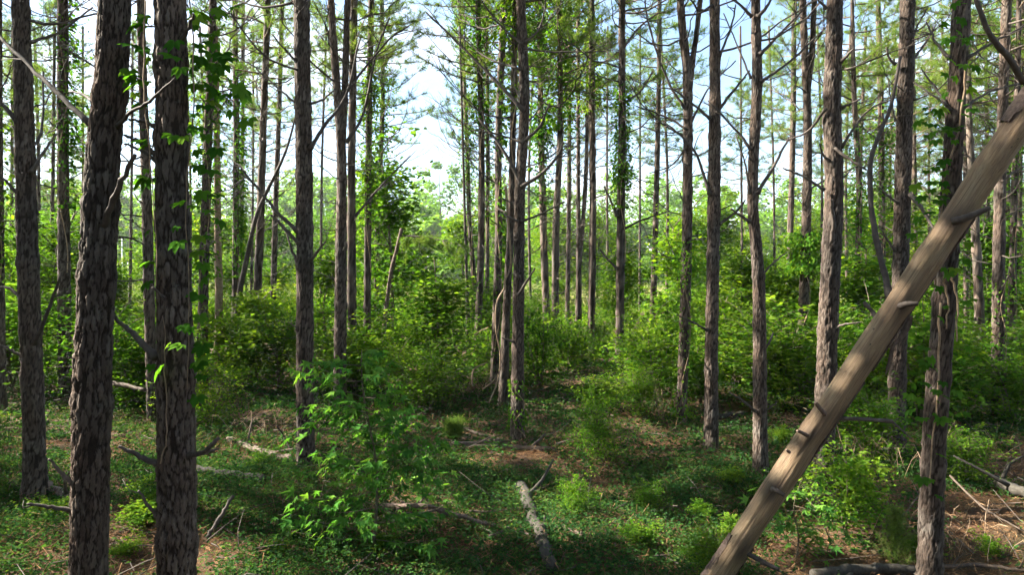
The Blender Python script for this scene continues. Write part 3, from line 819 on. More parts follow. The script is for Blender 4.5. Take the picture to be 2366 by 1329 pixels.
# ------------------------------------------------------------------ leaning bare log
def leaning_log():
    ax = [(2470, 113, 68, 5.75), (2366, 269, 66, 5.85), (2251, 440, 64, 5.95), (2105, 660, 62, 6.02), (1960, 879, 60, 6.08), (1810, 1102, 60, 6.12), (1668, 1318, 62, 6.15), (1590, 1436, 66, 6.17)]
    P = [np.array(at(x, y, d)) for x, y, w, d in ax][::-1]
    R = [w * d / FPX / 2 * .94 for x, y, w, d in ax][::-1]
    A = catmull(P, 120); RR = np.interp(np.linspace(0, len(P) - 1, 120), np.arange(len(P)), R)
    s = np.linspace(0, 1, 120)
    RR = RR * (1 + 0.025 * np.sin(s * 31) + 0.06 * np.exp(-((s - 0.36) / 0.015) ** 2) + 0.07 * np.exp(-((s - 0.66) / 0.015) ** 2) + 0.06 * np.exp(-((s - 0.82) / 0.015) ** 2))
    base = P[0].copy()
    t = thing("leaning_log", base, "bare weathered log leaning across the right of the picture", "log")
    d = (P[-1] - P[0]); d /= np.linalg.norm(d)
    rot = Vector(d).to_track_quat('Z', 'Y')
    Mi = np.array(rot.to_matrix()).T          # world -> log space (Z along the grain)
    V, F = tube((A - base) @ Mi.T, RR, 40, 0.0, 9)
    V, F = tube(resample((A - base) @ Mi.T, np.linspace(0, np.linalg.norm(A[-1] - A[0]), 300))[0], np.interp(np.linspace(0, 1, 300), s, RR), 64, 0.0, 9)
    kn = np.zeros(len(V)); gk = np.random.default_rng(3)
    knots = [(2205, 512, 5.86, .10), (2083, 708, 5.93, .09), (1908, 960, 5.98, .05), (1868, 1010, 6.0, .05), (1785, 1132, 6.02, .08), (1824, 1046, 6.02, .03), (1945, 968, 6.02, .06), (1715, 1275, 6.03, .08), (2040, 770, 6.0, .04), (2150, 560, 5.9, .03), (2000, 840, 5.98, .03), (1700, 1230, 6.05, .03)]
    for x_, y_, d_, r_ in knots:
        c_ = (np.array(at(x_, y_, d_)) - base) @ Mi.T
        dd_ = (V - c_) / np.array([1, 1, 1.8])
        q_ = np.exp(-(np.linalg.norm(dd_, axis=1) / r_) ** 2)
        kn = np.maximum(kn, q_); rad_ = V * np.array([1, 1, 0]); 
        V = V + q_[:, None] * .012 * (V - c_ * 0 - np.stack([np.interp(V[:, 2], ((A - base) @ Mi.T)[:, 2], ((A - base) @ Mi.T)[:, k2]) for k2 in range(3)], 1)) / .11
    # drying cracks: narrow grooves that run with the grain
    ctr = np.stack([np.interp(V[:, 2], ((A - base) @ Mi.T)[:, 2], ((A - base) @ Mi.T)[:, k2]) for k2 in range(2)], 1)
    off = V[:, :2] - ctr; th_ = np.arctan2(off[:, 1], off[:, 0]); zz_ = V[:, 2]
    gr_ = np.zeros(len(V))
    for _ in range(16):
        a0, z0, zl = gk.uniform(-3.14, 3.14), gk.uniform(0, zz_.max()), gk.uniform(.3, 1.1)
        da = np.abs((th_ - a0 - .05 * np.sin(zz_ * 5) + np.pi) % (2 * np.pi) - np.pi)
        gr_ = np.maximum(gr_, np.exp(-(da / .045) ** 2) * np.clip(1 - np.abs(zz_ - z0) / zl, 0, 1))
    und = .003 * np.sin(3 * th_ + zz_ * 2.1) + .004 * np.sin(2 * th_ - zz_ * 4.3) + .003 * np.sin(5 * th_ + zz_ * 7) + .0012 * np.sin(17 * th_ + zz_ * 3)
    rad = np.linalg.norm(off, axis=1) + 1e-6
    V[:, :2] = ctr + off * (1 + (und - .010 * gr_) / rad.clip(.05))[:, None]
    tr = obj("trunk", mesh("trunk", V, [(F, M['bare'])], {'k': np.clip(kn + .8 * gr_, 0, 1)}), t); tr.rotation_mode = 'QUATERNION'; tr.rotation_quaternion = rot
    def piece(name, pts, r0, r1, mat, sides=8, rough=0.3):
        Q = catmull([np.array(at(x, y, dd)) - base for x, y, dd in pts], 4 * len(pts))
        V, F = tube(Q, np.linspace(r0, r1, len(Q)), sides, rough, int(pts[0][0]))
        return obj(name, mesh(name, V, [(F, M[mat])]), t)
    piece("stub", [(2200, 512, 5.88), (2240, 500, 5.80), (2286, 480, 5.76)], 0.038, 0.022, 'dead')
    piece("stub", [(2080, 708, 5.93), (2095, 703, 5.86), (2121, 702, 5.82)], 0.030, 0.018, 'dead')
    piece("stub", [(1905, 957, 5.96), (1896, 946, 5.86), (1884, 932, 5.78)], 0.022, 0.015, 'bark_old')
    piece("stub", [(1868, 1008, 5.98), (1855, 1002, 5.9), (1843, 996, 5.84)], 0.018, 0.013, 'bark_old')
    piece("stub", [(1785, 1132, 6.0), (1795, 1135, 5.9), (1812, 1145, 5.86)], 0.027, 0.018, 'dead')
    piece("stub", [(1824, 1046, 6.02), (1820, 1043, 5.98), (1817, 1040, 5.96)], 0.014, 0.008, 'bark_old')
    piece("branch", [(1940, 968, 6.08), (1985, 969, 6.0), (2062, 974, 5.95)], 0.020, 0.017, 'dead')
    piece("branch", [(2062, 974, 5.95), (2085, 996, 5.94), (2108, 1016, 5.95)], 0.008, 0.004, 'dead')
    piece("branch", [(1712, 1272, 6.1), (1760, 1298, 6.0), (1800, 1318, 5.92)], 0.024, 0.018, 'dead')
    piece("branch", [(2035, 765, 6.08), (2022, 730, 6.2), (1996, 698, 6.25)], 0.026, 0.016, 'dead')
    piece("branch", [(2364, 190, 5.85), (2331, 135, 5.7), (2300, 98, 5.6), (2277, 58, 5.55), (2254, -8, 5.5)], 0.026, 0.018, 'dead')
    piece("branch", [(2054, 690, 6.10), (2048, 650, 6.2), (2028, 570, 6.35), (2012, 470, 6.5), (2012, 370, 6.6), (2036, 300, 6.7), (2060, 240, 6.8), (2080, 130, 6.9)], 0.032, 0.014, 'dead')
    # loose bark: curved flakes clinging to the log
    def bark_flake(s0, s1, a0, a1, name="bark_flake", lift=0.012, seed=0, ragged=0.5):
        g = np.random.default_rng(seed)
        i0, i1 = int(s0 * 119), int(s1 * 119)
        n, k = 22, 9
        T, N, B = frames((A - base) @ Mi.T)
        idx = np.linspace(i0, i1, n)
        AA = (A - base) @ Mi.T
        V = []
        for layer in (lift, 0.001):
            for ii, q in enumerate(idx):
                j = int(q); w = 1 - ragged * abs(2 * ii / (n - 1) - 1) ** 1.5
                mid, half = (a0 + a1) / 2, (a1 - a0) / 2 * w * (0.75 + 0.5 * g.random())
                for c in range(k):
                    th = mid + half * (2 * c / (k - 1) - 1)
                    r = RR[j] + layer + (0.006 * g.random() if layer > 0.005 else 0)
                    V.append(AA[j] + r * (math.cos(th) * N[j] + math.sin(th) * B[j]))
        V = np.array(V); F = []
        for i in range(n - 1):
            for c in range(k - 1):
                a = i * k + c; F.append([a, a + 1, a + k + 1, a + k]); b = a + n * k; F.append([b, b + k, b + k + 1, b + 1])
        for i in range(n - 1):
            for c in (0, k - 1):
                a = i * k + c; F.append([a, a + k, a + k + n * k, a + n * k])
        o = obj(name, mesh(name, V, [(np.array(F), M['bark_old'])]), t); o.rotation_mode = 'QUATERNION'; o.rotation_quaternion = rot
    # angle of the side facing up-left and of the under side in the log's own frame
    T_, N_, B_ = frames((A - base) @ Mi.T)
    def ang(vec):
        v = Mi @ np.array(vec); return math.atan2(v.dot(B_[60]), v.dot(N_[60]))
    up, dn, fr = ang((-0.8, -0.1, 0.5)), ang((0.8, -0.1, -0.5)), ang((0, -1, 0))
    bark_flake(0.06, 0.20, up - 0.5, up + 0.45, seed=1)
    bark_flake(0.84, 0.99, up - 0.8, up + 0.75, seed=2, lift=0.018)
    bark_flake(0.46, 0.60, dn - 0.6, dn + 0.5, seed=3)
    bark_flake(0.12, 0.20, dn - 0.5, dn + 0.5, seed=4)
    bark_flake(0.30, 0.44, dn - 0.35, dn + 0.3, seed=5)
    bark_flake(0.62, 0.70, dn - 0.35, dn + 0.35, seed=6)
    # hanging strip
    Q = catmull([np.array(at(x, y, dd)) - base for x, y, dd in [(2105, 730, 6.0), (2090, 770, 6.0), (2064, 800, 6.02), (2056, 835, 6.03), (2046, 866, 6.04)]], 14)
    wd = np.array([.02, .045, .055, .05, .06, .05, .038, .03, .026, .03, .026, .03, .018, .004])
    V = np.concatenate([np.stack([Q + np.array([w_, 0, w_ * .3]) * wd[:, None] + np.array([0, y_, 0]) for w_ in (-.6, 0, .6)], 1).reshape(-1, 3) + 0 for y_ in (-0.006, 0.006)])
    n = 14; F = []
    for i in range(n - 1):
        for c in range(2):
            a = i * 3 + c; F.append([a, a + 1, a + 4, a + 3]); b = a + 3 * n; F.append([b, b + 3, b + 4, b + 1])
        for c in (0, 2):
            a = i * 3 + c; F.append([a, a + 3, a + 3 + 3 * n, a + 3 * n])
    obj("bark_strip", mesh("bark_strip", V, [(np.array(F), M['bark_old'])]), t)
leaning_log()

# ------------------------------------------------------------------ fallen logs and sticks
def fallen(name, pts, w, label, cat, mat='dead', lift=None, ends=0.7, twigs=0, group=None, rise=None):
    n = len(pts)
    d0 = gp(*pts[0]).y
    mid = gp(*pts[n // 2]); r = w * mid.y / FPX / 2
    P = []
    for i, (x, y) in enumerate(pts):
        up = (rise[i] if rise else 0.0) + r * 0.55 + (0.04 if lift is None else lift) * (0.45 if cat == 'log' else 0.6)
        P.append(np.array(gp(x, y, up)))
    P = np.array(P); base = P[0].copy()
    A = catmull(P - base, 5 * n)
    g = np.random.default_rng(int(pts[0][0] * 13 + pts[0][1]))
    A[1:-1] += g.normal(0, r * 0.18, (len(A) - 2, 3))
    sides = 14 if w > 13 else 7
    V, F = tube(A, np.linspace(r, r * ends, len(A)), sides, 0.16, int(pts[0][0]))
    t = thing(name, base, label, cat, group)
    obj("trunk" if cat == 'log' else "stick", mesh(name, V, [(F, M[mat])]), t)
    for k in range(twigs):
        j = int(g.integers(2, len(A) - 1)); d = g.normal(0, 1, 3); d[2] = abs(d[2]) * 0.8; d /= np.linalg.norm(d)
        l = 6 * r + g.random() * 8 * r
        V, F = tube(catmull([A[j], A[j] + d * l * .5 + g.normal(0, r * .5, 3), A[j] + d * l], 5), np.linspace(r * .45, r * .15, 5), 5)
        obj("twig", mesh("twig", V, [(F, M[mat])]), t)
    return t
fallen("fallen_log", [(1202, 1122), (1240, 1212), (1278, 1312)], 29, "pale grey log pointing away from the camera at bottom centre", "log", 'mossy', 0.10, 0.85, 2)
fallen("fallen_log", [(945, 1040), (1120, 1034), (1285, 1040)], 15, "long brown log lying across behind the central pine's foot", "log", 'log', 0.05, 0.8, 1)
fallen("fallen_log", [(1045, 1030), (1160, 1022)], 15, "short dark log lying just left of the central pine's foot", "log", 'bark_old', 0.08, 0.8, 3)
fallen("fallen_log", [(530, 1016), (600, 1042), (675, 1064)], 18, "peeling log slanting down towards the lone straight pine", "log", 'log', 0.12, 0.9, 2)
fallen("fallen_log", [(440, 1086), (530, 1095), (608, 1108)], 19, "sunlit log lying just right of the creeper-hung pine", "log", 'mossy', 0.12, 0.9, 0)
fallen("fallen_log", [(95, 1112), (172, 1158)], 20, "rough barked log between the two leftmost trunks", "log", 'bark_old', 0.16, 0.9, 2)
fallen("fallen_log", [(1295, 1222), (1348, 1240)], 15, "short sawn piece of log right of the pale grey log", "log", 'log', 0.08, 0.95, 0)
fallen("fallen_branch", [(880, 1172), (970, 1170), (1040, 1188), (1145, 1216)], 14, "dark fallen branch arching under the sweetgum sapling", "branch", 'bark_old', 0.1, 0.6, 4, rise=[.02, .15, .1, 0])
fallen("fallen_stick", [(1080, 1182), (1130, 1184), (1188, 1176)], 6, "thin pale stick just left of the pale grey log", "stick", 'log', 0.15, 0.6, 0)
fallen("fallen_stick", [(1130, 1240), (1180, 1228), (1245, 1242)], 6, "curved twiggy stick running under the pale grey log", "stick", 'dead', 0.12, 0.6, 2)
fallen("fallen_stick", [(780, 1326), (855, 1296)], 10, "stout stick poking in at the bottom left of centre", "stick", 'log', 0.1, 0.8, 0)
fallen("fallen_stick", [(478, 1246), (510, 1195), (540, 1146)], 10, "broken stick slanting up right of the creeper-hung pine", "stick", 'dead', 0.1, 0.7, 0, rise=[0, .2, .4])
fallen("fallen_stick", [(1228, 1034), (1260, 1004)], 6, "little stick slanting up at the central pine's right foot", "stick", 'dead', 0.08, 0.7, 0, rise=[0, .15])
fallen("fallen_stick", [(968, 962), (1000, 928), (985, 892)], 5, "bent dark stick on the slope above the small bluish seedling", "stick", 'dead', 0.08, 0.6, 1, rise=[0, .1, .15])
fallen("fallen_stick", [(1072, 990), (1145, 1018)], 7, "stick lying from the bluish seedling to the central pine", "stick", 'log', 0.06, 0.7, 0)
fallen("fallen_stick", [(965, 984), (1032, 1002)], 5, "brown stick left of the bluish seedling", "stick", 'log', 0.06, 0.7, 0)
fallen("fallen_log", [(1880, 1329), (2010, 1318), (2120, 1322)], 26, "grey log along the bottom edge under the feathery cedar", "log", 'mossy', 0.06, 0.9, 2)
fallen("fallen_stick", [(2178, 1312), (2260, 1308), (2390, 1322)], 11, "bleached stick along the bottom edge in the right corner", "stick", 'log', 0.1, 0.8, 2)
fallen("fallen_log", [(2290, 1108), (2390, 1150)], 26, "grey log half buried in brush at the right edge", "log", 'mossy', 0.2, 0.9, 2)
fallen("fallen_stick", [(2195, 1100), (2280, 1180), (2390, 1240)], 5, "long thin pale stick slanting to the right edge", "stick", 'log', 0.3, 0.6, 4, rise=[.4, .2, .1])
fallen("fallen_stick", [(262, 886), (335, 902)], 9, "straight bare stick showing between the two thick near pines", "stick", 'log', 0.3, 0.8, 0, rise=[.5, .5])
fallen("fallen_stick", [(1370, 968), (1400, 955), (1418, 962)], 5, "small bow-shaped stick on the mid slope right of centre", "stick", 'log', 0.2, 0.7, 0)
fallen("fallen_stick", [(590, 1280), (680, 1235), (770, 1205)], 5, "long thin stick left of the sweetgum sapling's foot", "stick", 'dead', 0.1, 0.5, 2)
fallen("fallen_stick", [(640, 985), (660, 1015), (672, 1050)], 4, "thin upright twig beside the lone straight pine", "stick", 'log', 0.1, 0.5, 0, rise=[.5, .2, 0])
fallen("fallen_stick", [(1620, 1329), (1540, 1290), (1480, 1255)], 6, "dark stick left of the leaning log's base", "stick", 'dead', 0.08, 0.5, 2)
fallen("fallen_stick", [(1990, 1225), (2070, 1205), (2120, 1150)], 5, "arched brown stick between the cedar and the creeper-hung right pine", "stick", 'log', 0.2, 0.5, 3, rise=[0, .2, .35])
fallen("fallen_log", [(1640, 965), (1720, 958)], 14, "mossy log lying behind the two bare straight pines", "log", 'mossy', 0.2, 0.9, 0)

# ------------------------------------------------------------------ leaf shapes for parts
def palmate_mesh():
    """five toothed leaflets spread like a hand, base at the origin, ~1 across"""
    V, F, vv = [], [], []
    for a, L in ((-1.35, .38), (-0.68, .5), (0, .58), (0.68, .5), (1.35, .38)):
        n0 = len(V)
        ca, sa = math.cos(a), math.sin(a)
        prof = [(0.06, 0.0), (0.25, .10), (0.45, .19), (0.65, .20), (0.82, .12), (1.0, 0.0)]
        pts = [(u, 0.0, -0.10 * u * u) for u, w in prof] + [(u, w, 0.05 - 0.14 * u * u) for u, w in prof[1:-1]] + [(u, -w, 0.05 - 0.14 * u * u) for u, w in prof[1:-1]]
        for u, w, z in pts:
            x, y = u * L, w * L * 1.05
            V.append((x * ca - y * sa, x * sa + y * ca, z * L * 1.6))
        R_ = [n0] + [n0 + 6 + i for i in range(4)] + [n0 + 5]
        L_ = [n0] + [n0 + 10 + i for i in range(4)] + [n0 + 5]
        for i in range(5):
            for S, fl in ((R_, 1), (L_, 0)):
                q = [n0 + i, n0 + i + 1, S[i + 1], S[i]]
                q = list(dict.fromkeys(q))
                for k in range(1, len(q) - 1): F.append([q[0], q[k], q[k + 1]] if fl else [q[0], q[k + 1], q[k]])
    return np.array(V), np.array(F)

def star_mesh():
    """five-lobed sweetgum leaf with a fold and drooping tips"""
    V = [(0, 0, 0)]; F = []
    lob = [(-1.75, .40), (-0.85, .52), (0, .60), (0.85, .52), (1.75, .40)]
    ring = [(-2.6, .10)]
    for i, (a, L) in enumerate(lob):
        ring += [(a - .16, L * .62), (a, L), (a + .16, L * .62)]
        if i < 4: ring.append(((a + lob[i + 1][0]) / 2, .20))
    ring.append((2.6, .10))
    for a, L in ring: V.append((.1 + L * math.cos(a), L * math.sin(a), -0.45 * L * L + 0.04))
    for i in range(1, len(V) - 1): F.append([0, i, i + 1])
    return np.array(V), np.array(F)

def leaf_variants(fn, mat, n, seed, name="leaf"):
    out = []
    g = np.random.default_rng(seed)
    for i in range(n):
        V, F = fn()
        V = V + g.normal(0, 0.008, V.shape)
        V[:, 2] += g.normal(0, 0.12) * V[:, 0] ** 2 + g.normal(0, .15) * V[:, 0] * V[:, 1]
        out.append(mesh(name, V, [(F, M[mat])], {'v': np.full(len(V), g.random())}, True))
    return out
PALM = leaf_variants(palmate_mesh, 'creeper', 7, 1)
STAR = leaf_variants(star_mesh, 'leaf_deep', 7, 2)

def put_leaf(data, parent, p, size, az, tilt, roll=0.0):
    o = obj("leaf", data, parent)
    o.location = p
    o.rotation_euler = (roll, tilt, az)
    o.scale = (size,) * 3
    return o

# big-leaved creepers
def creeper(key, leafpx, size, label, stems, front=0.16, sr=0.011):
    T = PINES[key]; g = random.Random(len(leafpx) * 3 + 1)
    t = thing("creeper_vine", T['base'], label, "vine")
    stem_list = []
    for st in stems:
        A = catmull([np.array(at(x, y, T['depth'] - front * 0.8)) - T['base'] for x, y in st], 6 * len(st))
        gg = np.random.default_rng(len(st)); A = A + np.cumsum(gg.normal(0, 0.006, A.shape), 0) * np.array([1, .4, 0])
        V, F = tube(A, np.linspace(sr, sr * .5, len(A)), 6, 0.2, 3)
        stem_o = obj("stem", mesh("stem", V, [(F, M['vine'])]), t)
        stem_list.append((stem_o, float(np.mean([q[0] for q in st])), min(q[1] for q in st), max(q[1] for q in st)))
    for x, y in leafpx:
        for k in range(1):
            dx = x - (T['axis_at'](float(at(x, y, T['depth']).z))[0][0] / T['depth'] * FPX + W / 2)
            off = g.uniform(-0.05, 0.12) if abs(dx) > 48 else front + g.uniform(0.0, 0.08)
            p = at(x + g.uniform(-6, 6), y + g.uniform(-6, 6), T['depth'] - off)
            az = -math.pi / 2 + (0.5 if dx > 30 else -0.5 if dx < -30 else 0) + g.uniform(-1.0, 1.0)
            so = min(stem_list, key=lambda q: abs(q[1] - x) + 3 * max(0, q[2] - y, y - q[3]))[0]
            put_leaf(PALM[g.randrange(7)], so, Vector(p) - Vector(T['base']), size * g.uniform(0.5, 1.3), az, g.uniform(0.15, 1.15), g.uniform(-0.4, 0.4))
g = random.Random(11)
L3 = [(470, 40), (498, 75), (470, 110), (508, 120), (480, 150), (515, 175), (455, 190), (492, 205), (525, 215), (540, 250), (470, 240), (500, 262), (448, 265), (515, 285), (445, 305), (480, 310), (460, 345), (500, 340),
      (455, 385), (482, 395), (470, 440), (500, 450), (452, 470), (462, 540), (486, 550), (455, 580), (470, 610), (478, 640), (460, 200), (455, 130), (450, 60), (448, 20), (500, 20), (520, 55), (535, 130), (550, 190),
      (310, 60), (330, 40), (308, 100), (330, 110), (300, 160), (322, 180), (345, 185), (306, 215), (335, 300), (345, 385), (330, 405), (350, 410), (335, 330), (330, 240), (348, 130),
      (400, 95), (395, 130), (418, 150), (400, 312), (425, 315), (428, 465), (410, 520), (415, 555), (345, 530), (344, 610), (342, 655), (420, 755), (440, 760), (372, 850), (392, 795), (415, 800), (352, 845), (458, 680), (465, 730), (470, 790), (458, 830), (470, 870), (460, 910)]
L3 += [(g.gauss(492, 26), g.uniform(10, 320)) for _ in range(26)] + [(g.gauss(322, 16), g.uniform(10, 420)) for _ in range(12)] + [(g.gauss(470, 22), g.uniform(340, 900)) for _ in range(5)]
creeper('T3', L3, 0.165, "five-leaflet creeper hanging round the thick left-hand pine", [[(440, 0), (452, 200), (448, 420), (452, 640), (456, 900)], [(338, 0), (330, 200), (345, 400), (352, 660)], [(372, 1072), (383, 1000), (376, 850), (366, 730)]], sr=0.005)
L33 = [(2180, 60), (2235, 90), (2190, 130), (2245, 150), (2200, 180), (2240, 210), (2182, 215), (2165, 250), (2240, 250), (2160, 300), (2180, 290), (2205, 300), (2150, 350), (2175, 345), (2140, 400), (2165, 385), (2185, 395), (2130, 450), (2150, 440), (2170, 455), (2125, 500), (2150, 490),
       (2135, 530), (2155, 545), (2130, 580), (2120, 620), (2180, 620), (2195, 630), (2210, 625), (2165, 660), (2140, 760), (2220, 760), (2230, 700), (2245, 690), (2140, 800), (2150, 820), (2165, 900), (2180, 920), (2135, 880), (2110, 890), (2160, 955), (2178, 965), (2200, 950), (2215, 955), (2125, 940), (2150, 1000), (2165, 1048),
       (2130, 1100), (2150, 1105), (2165, 1145), (2240, 560), (2225, 600), (2250, 640), (2100, 905), (2120, 920)]
L33 += [(g.gauss(2160, 22), g.uniform(220, 560)) for _ in range(26)] + [(g.gauss(2225, 18), g.uniform(0, 260)) for _ in range(14)] + [(g.gauss(2175, 45), g.uniform(620, 1000)) for _ in range(22)]
creeper('T33', L33, 0.15, "green creeper climbing the right-hand pine behind the leaning log", [[(2232, 150), (2222, 280), (2198, 390), (2190, 470), (2178, 660)], [(2196, 630), (2205, 700), (2214, 790)], [(2178, 640), (2184, 700), (2190, 760)], [(2170, 700), (2160, 900), (2150, 1120)]], front=0.17)

# sweetgum sapling with star leaves
def sapling_star(px, py, ytop, label, nbr, leaf_n, lsize, spread, seed, lean=0.0, cat="sapling"):
    b = gp(px, py); g = np.random.default_rng(seed)
    hgt = (py - ytop) * b.y / FPX
    t = thing("sweetgum_sapling", b, label, cat)
    ts = np.linspace(0, 1, 14)
    A = np.stack([lean * ts + 0.04 * np.sin(ts * 7 + seed), 0.05 * np.sin(ts * 5), ts * hgt], 1)
    V, F = tube(A, np.linspace(0.016, 0.004, 14) * max(0.6, hgt / 2), 7, 0.1)
    obj("stem", mesh("stem", V, [(F, M['stem'])]), t)
    spots = []
    for k in range(nbr):
        f = 0.12 + 0.85 * (k + g.random()) / nbr; j = min(int(f * 13), 12)
        p0 = A[j]; a = k * 2.4 + g.normal(0, .4)
        L = spread * (1.05 - 0.58 * f) * (0.6 + 0.6 * g.random()) + 0.08
        e = p0 + np.array([math.cos(a) * L, math.sin(a) * L, L * g.uniform(0.05, 0.6)])
        m_ = (p0 + e) / 2 + np.array([0, 0, -0.05 * L])
        Q = catmull([p0, m_, e], 7)
        V, F = tube(Q, np.linspace(0.006, 0.002, 7), 5)
        tw = obj("twig", mesh("twig", V, [(F, M['stem'])]), t)
        for q in range(max(2, int(leaf_n / nbr * (0.5 + L / spread)))):
            ff = 0.3 + 0.7 * g.random(); jj = min(int(ff * 6), 5)
            c = Q[jj] + (Q[jj + 1] - Q[jj]) * (ff * 6 - jj) + g.normal(0, 0.05, 3)
            spots.append((c, a + g.normal(0, 0.9), tw))
    random.Random(seed).shuffle(spots)
    if len(spots) > 300:
        Vs = []
        V0, F0 = star_mesh()
        for c, a, tw in spots[300:]:
            m_ = np.array(Matrix.Rotation(a, 3, 'Z') @ Matrix.Rotation(g.uniform(.1, 1.0), 3, 'Y') @ Matrix.Rotation(g.normal(0, .35), 3, 'X'))
            Vs.append((V0 @ m_.T * lsize * g.uniform(.6, 1.1) + c, F0))
        V, F = cat_meshes(Vs)
        tag(obj("foliage", mesh("foliage", V, [(F, M['leaf_deep'])], {'v': rep(g.random(len(Vs)), len(V0))}), t), kind="stuff")
    for c, a, tw in spots[:300]:
        put_leaf(STAR[int(g.integers(7))], tw, Vector(c), lsize * g.uniform(0.5, 1.25), a, g.uniform(-0.2, 0.8), g.normal(0, 0.4))
sapling_star(872, 1285, 800, "star-leaved sweetgum sapling in front of the lone straight pine", 48, 660, 0.185, 0.90, 5, -0.12)
sapling_star(1840, 1300, 1105, "sweetgum sapling under the leaning log", 14, 110, 0.14, 0.42, 6)
sapling_star(1915, 1290, 1130, "low sweetgum sapling at the foot of the thick straight pine", 10, 70, 0.13, 0.4, 7)
sapling_star(985, 1190, 1030, "small star-leaved seedling right of the tall sweetgum sapling", 9, 60, 0.16, 0.45, 8)
sapling_star(745, 1220, 1040, "star-leaved shoot against the lone straight pine's foot", 9, 70, 0.15, 0.45, 9)

# ------------------------------------------------------------------ leafy shrubs, saplings (shared meshes)
def shrub_mesh(seed, hgt=1.0, rad=0.5, n=1800, lsize=0.05, clumps=26, form='bush', mat='leaf'):
    """unit-height leafy plant: leaves in clumps along arching twigs, gaps between"""
    g = np.random.default_rng(seed)
    tubes, C, S, val = [], [], [], []
    stems = 1 if form == 'tree' else int(g.integers(3, 6))
    anchors = []
    for s in range(stems):
        a = g.random() * 6.28; lean = 0.06 if form == 'tree' else 0.35 * rad
        top = np.array([math.cos(a) * lean, math.sin(a) * lean, hgt * (0.95 if form == 'tree' else 0.6 + .35 * g.random())])
        A = catmull([np.zeros(3), top * .5 + g.normal(0, .03, 3), top], 8)
        tubes.append(tube(A, np.linspace(0.010, 0.003, 8), 5))
        anchors.append(A)
    for c in range(clumps):
        A = anchors[c % stems]
        f = (0.15 if form != 'tree' else 0.12) + 0.85 * g.random() ** 0.8
        j = min(int(f * 7), 6); p0 = A[j]
        a = g.random() * 6.28
        if form == 'tree': rr = rad * (1.15 - f) ** 0.6 * (0.45 + .65 * g.random())
        else: rr = rad * math.sqrt(max(0.05, 1 - (f - .35) ** 2)) * (0.2 + 1.0 * g.random() ** 1.3)
        e = p0 + np.array([math.cos(a) * rr, math.sin(a) * rr, rr * g.uniform(-0.1, 0.6)])
        Q = catmull([p0, (p0 + e) / 2 + np.array([0, 0, .06 * rr]), e], 6)
        tubes.append(tube(Q, np.linspace(0.004, 0.0012, 6), 4))
        k = int(n / clumps * (0.5 + g.random()))
        ff = g.random(k) ** 0.6 * 5
        jj = np.minimum(ff.astype(int), 4)
        pts = Q[jj] + (Q[jj + 1] - Q[jj]) * (ff - jj)[:, None] + g.normal(0, 1, (k, 3)) * np.array([.075, .075, .05]) * (0.6 + rad)
        C.append(pts); S.append(lsize * (0.6 + 0.7 * g.random(k)))
        val.append(np.clip(g.normal(0.5, 0.22) + g.normal(0, .18, k), 0, 1))
    for c in range(14 if form != 'tree' else 6):          # leggy shoots that break the outline
        A = anchors[c % stems]; p0 = A[int(g.integers(3, 8))]
        a = g.random() * 6.28; L = g.uniform(.25, .55)
        e = p0 + np.array([math.cos(a) * L * .8, math.sin(a) * L * .8, L * g.uniform(.2, .9)]) * (1 if form != 'tree' else .6)
        Q = catmull([p0, (p0 + e) / 2 + np.array([0, 0, .08]), e], 6)
        tubes.append(tube(Q, np.linspace(0.004, 0.001, 6), 4))
        k = int(g.integers(14, 34)); ff = g.random(k) * 5; jj = np.minimum(ff.astype(int), 4)
        C.append(Q[jj] + (Q[jj + 1] - Q[jj]) * (ff - jj)[:, None] + g.normal(0, .022, (k, 3))); S.append(lsize * (0.8 + 0.7 * g.random(k)))
        val.append(np.clip(g.normal(.65, .2) + g.normal(0, .12, k), 0, 1))
    C = np.concatenate(C); S = np.concatenate(S); val = np.concatenate(val)
    C[:, 2] = np.maximum(C[:, 2], 0.01)
    V, F = leaves(C, S, g, flat=0.45, aspect=0.62)
    Vs, Fs = cat_meshes(tubes)
    fol = mesh("foliage", V, [(F, M[mat])], {'v': rep(val, 4)}, False)
    stm = mesh("stem", Vs, [(Fs, M['stem'])])
    return fol, stm
BUSH = [shrub_mesh(500 + i, 1, 0.60, (4300, 3100, 4800, 2300, 3600)[i], (.040, .048, .034, .055, .042)[i], (60, 44, 70, 34, 52)[i]) for i in range(5)]
TREE = [shrub_mesh(520 + i, 1, (.30, .24, .34, .27, .31)[i], (6500, 4200, 7200, 3600, 5200)[i], (.026, .031, .023, .034, .028)[i], (60, 38, 66, 30, 46)[i], 'tree') for i in range(5)]
LOW = [shrub_mesh(540 + i, 1, 0.9, 1600, 0.10, 26) for i in range(4)]

def shrub(data, loc, h, wide, label, cat, name, group=None):
    t = thing(name, loc, label, cat, group)
    for nm, me in (("foliage", data[0]), ("stem", data[1])):
        o = obj(nm, me, t)
    t.rotation_euler = (0, 0, random.uniform(0, 6.28))
    t.scale = (h * wide, h * wide, h)
    return t

def shrub_at(px, depth, ytop, data, wide, label, cat="shrub", name="leafy_shrub", group=None):
    x = (px - W / 2) / FPX * depth
    gz = float(ground_z(x, depth))
    h = float(at(px, ytop, depth).z) - gz
    return shrub(data, (x, depth, gz - 0.02), h, wide, label, cat, name, group)

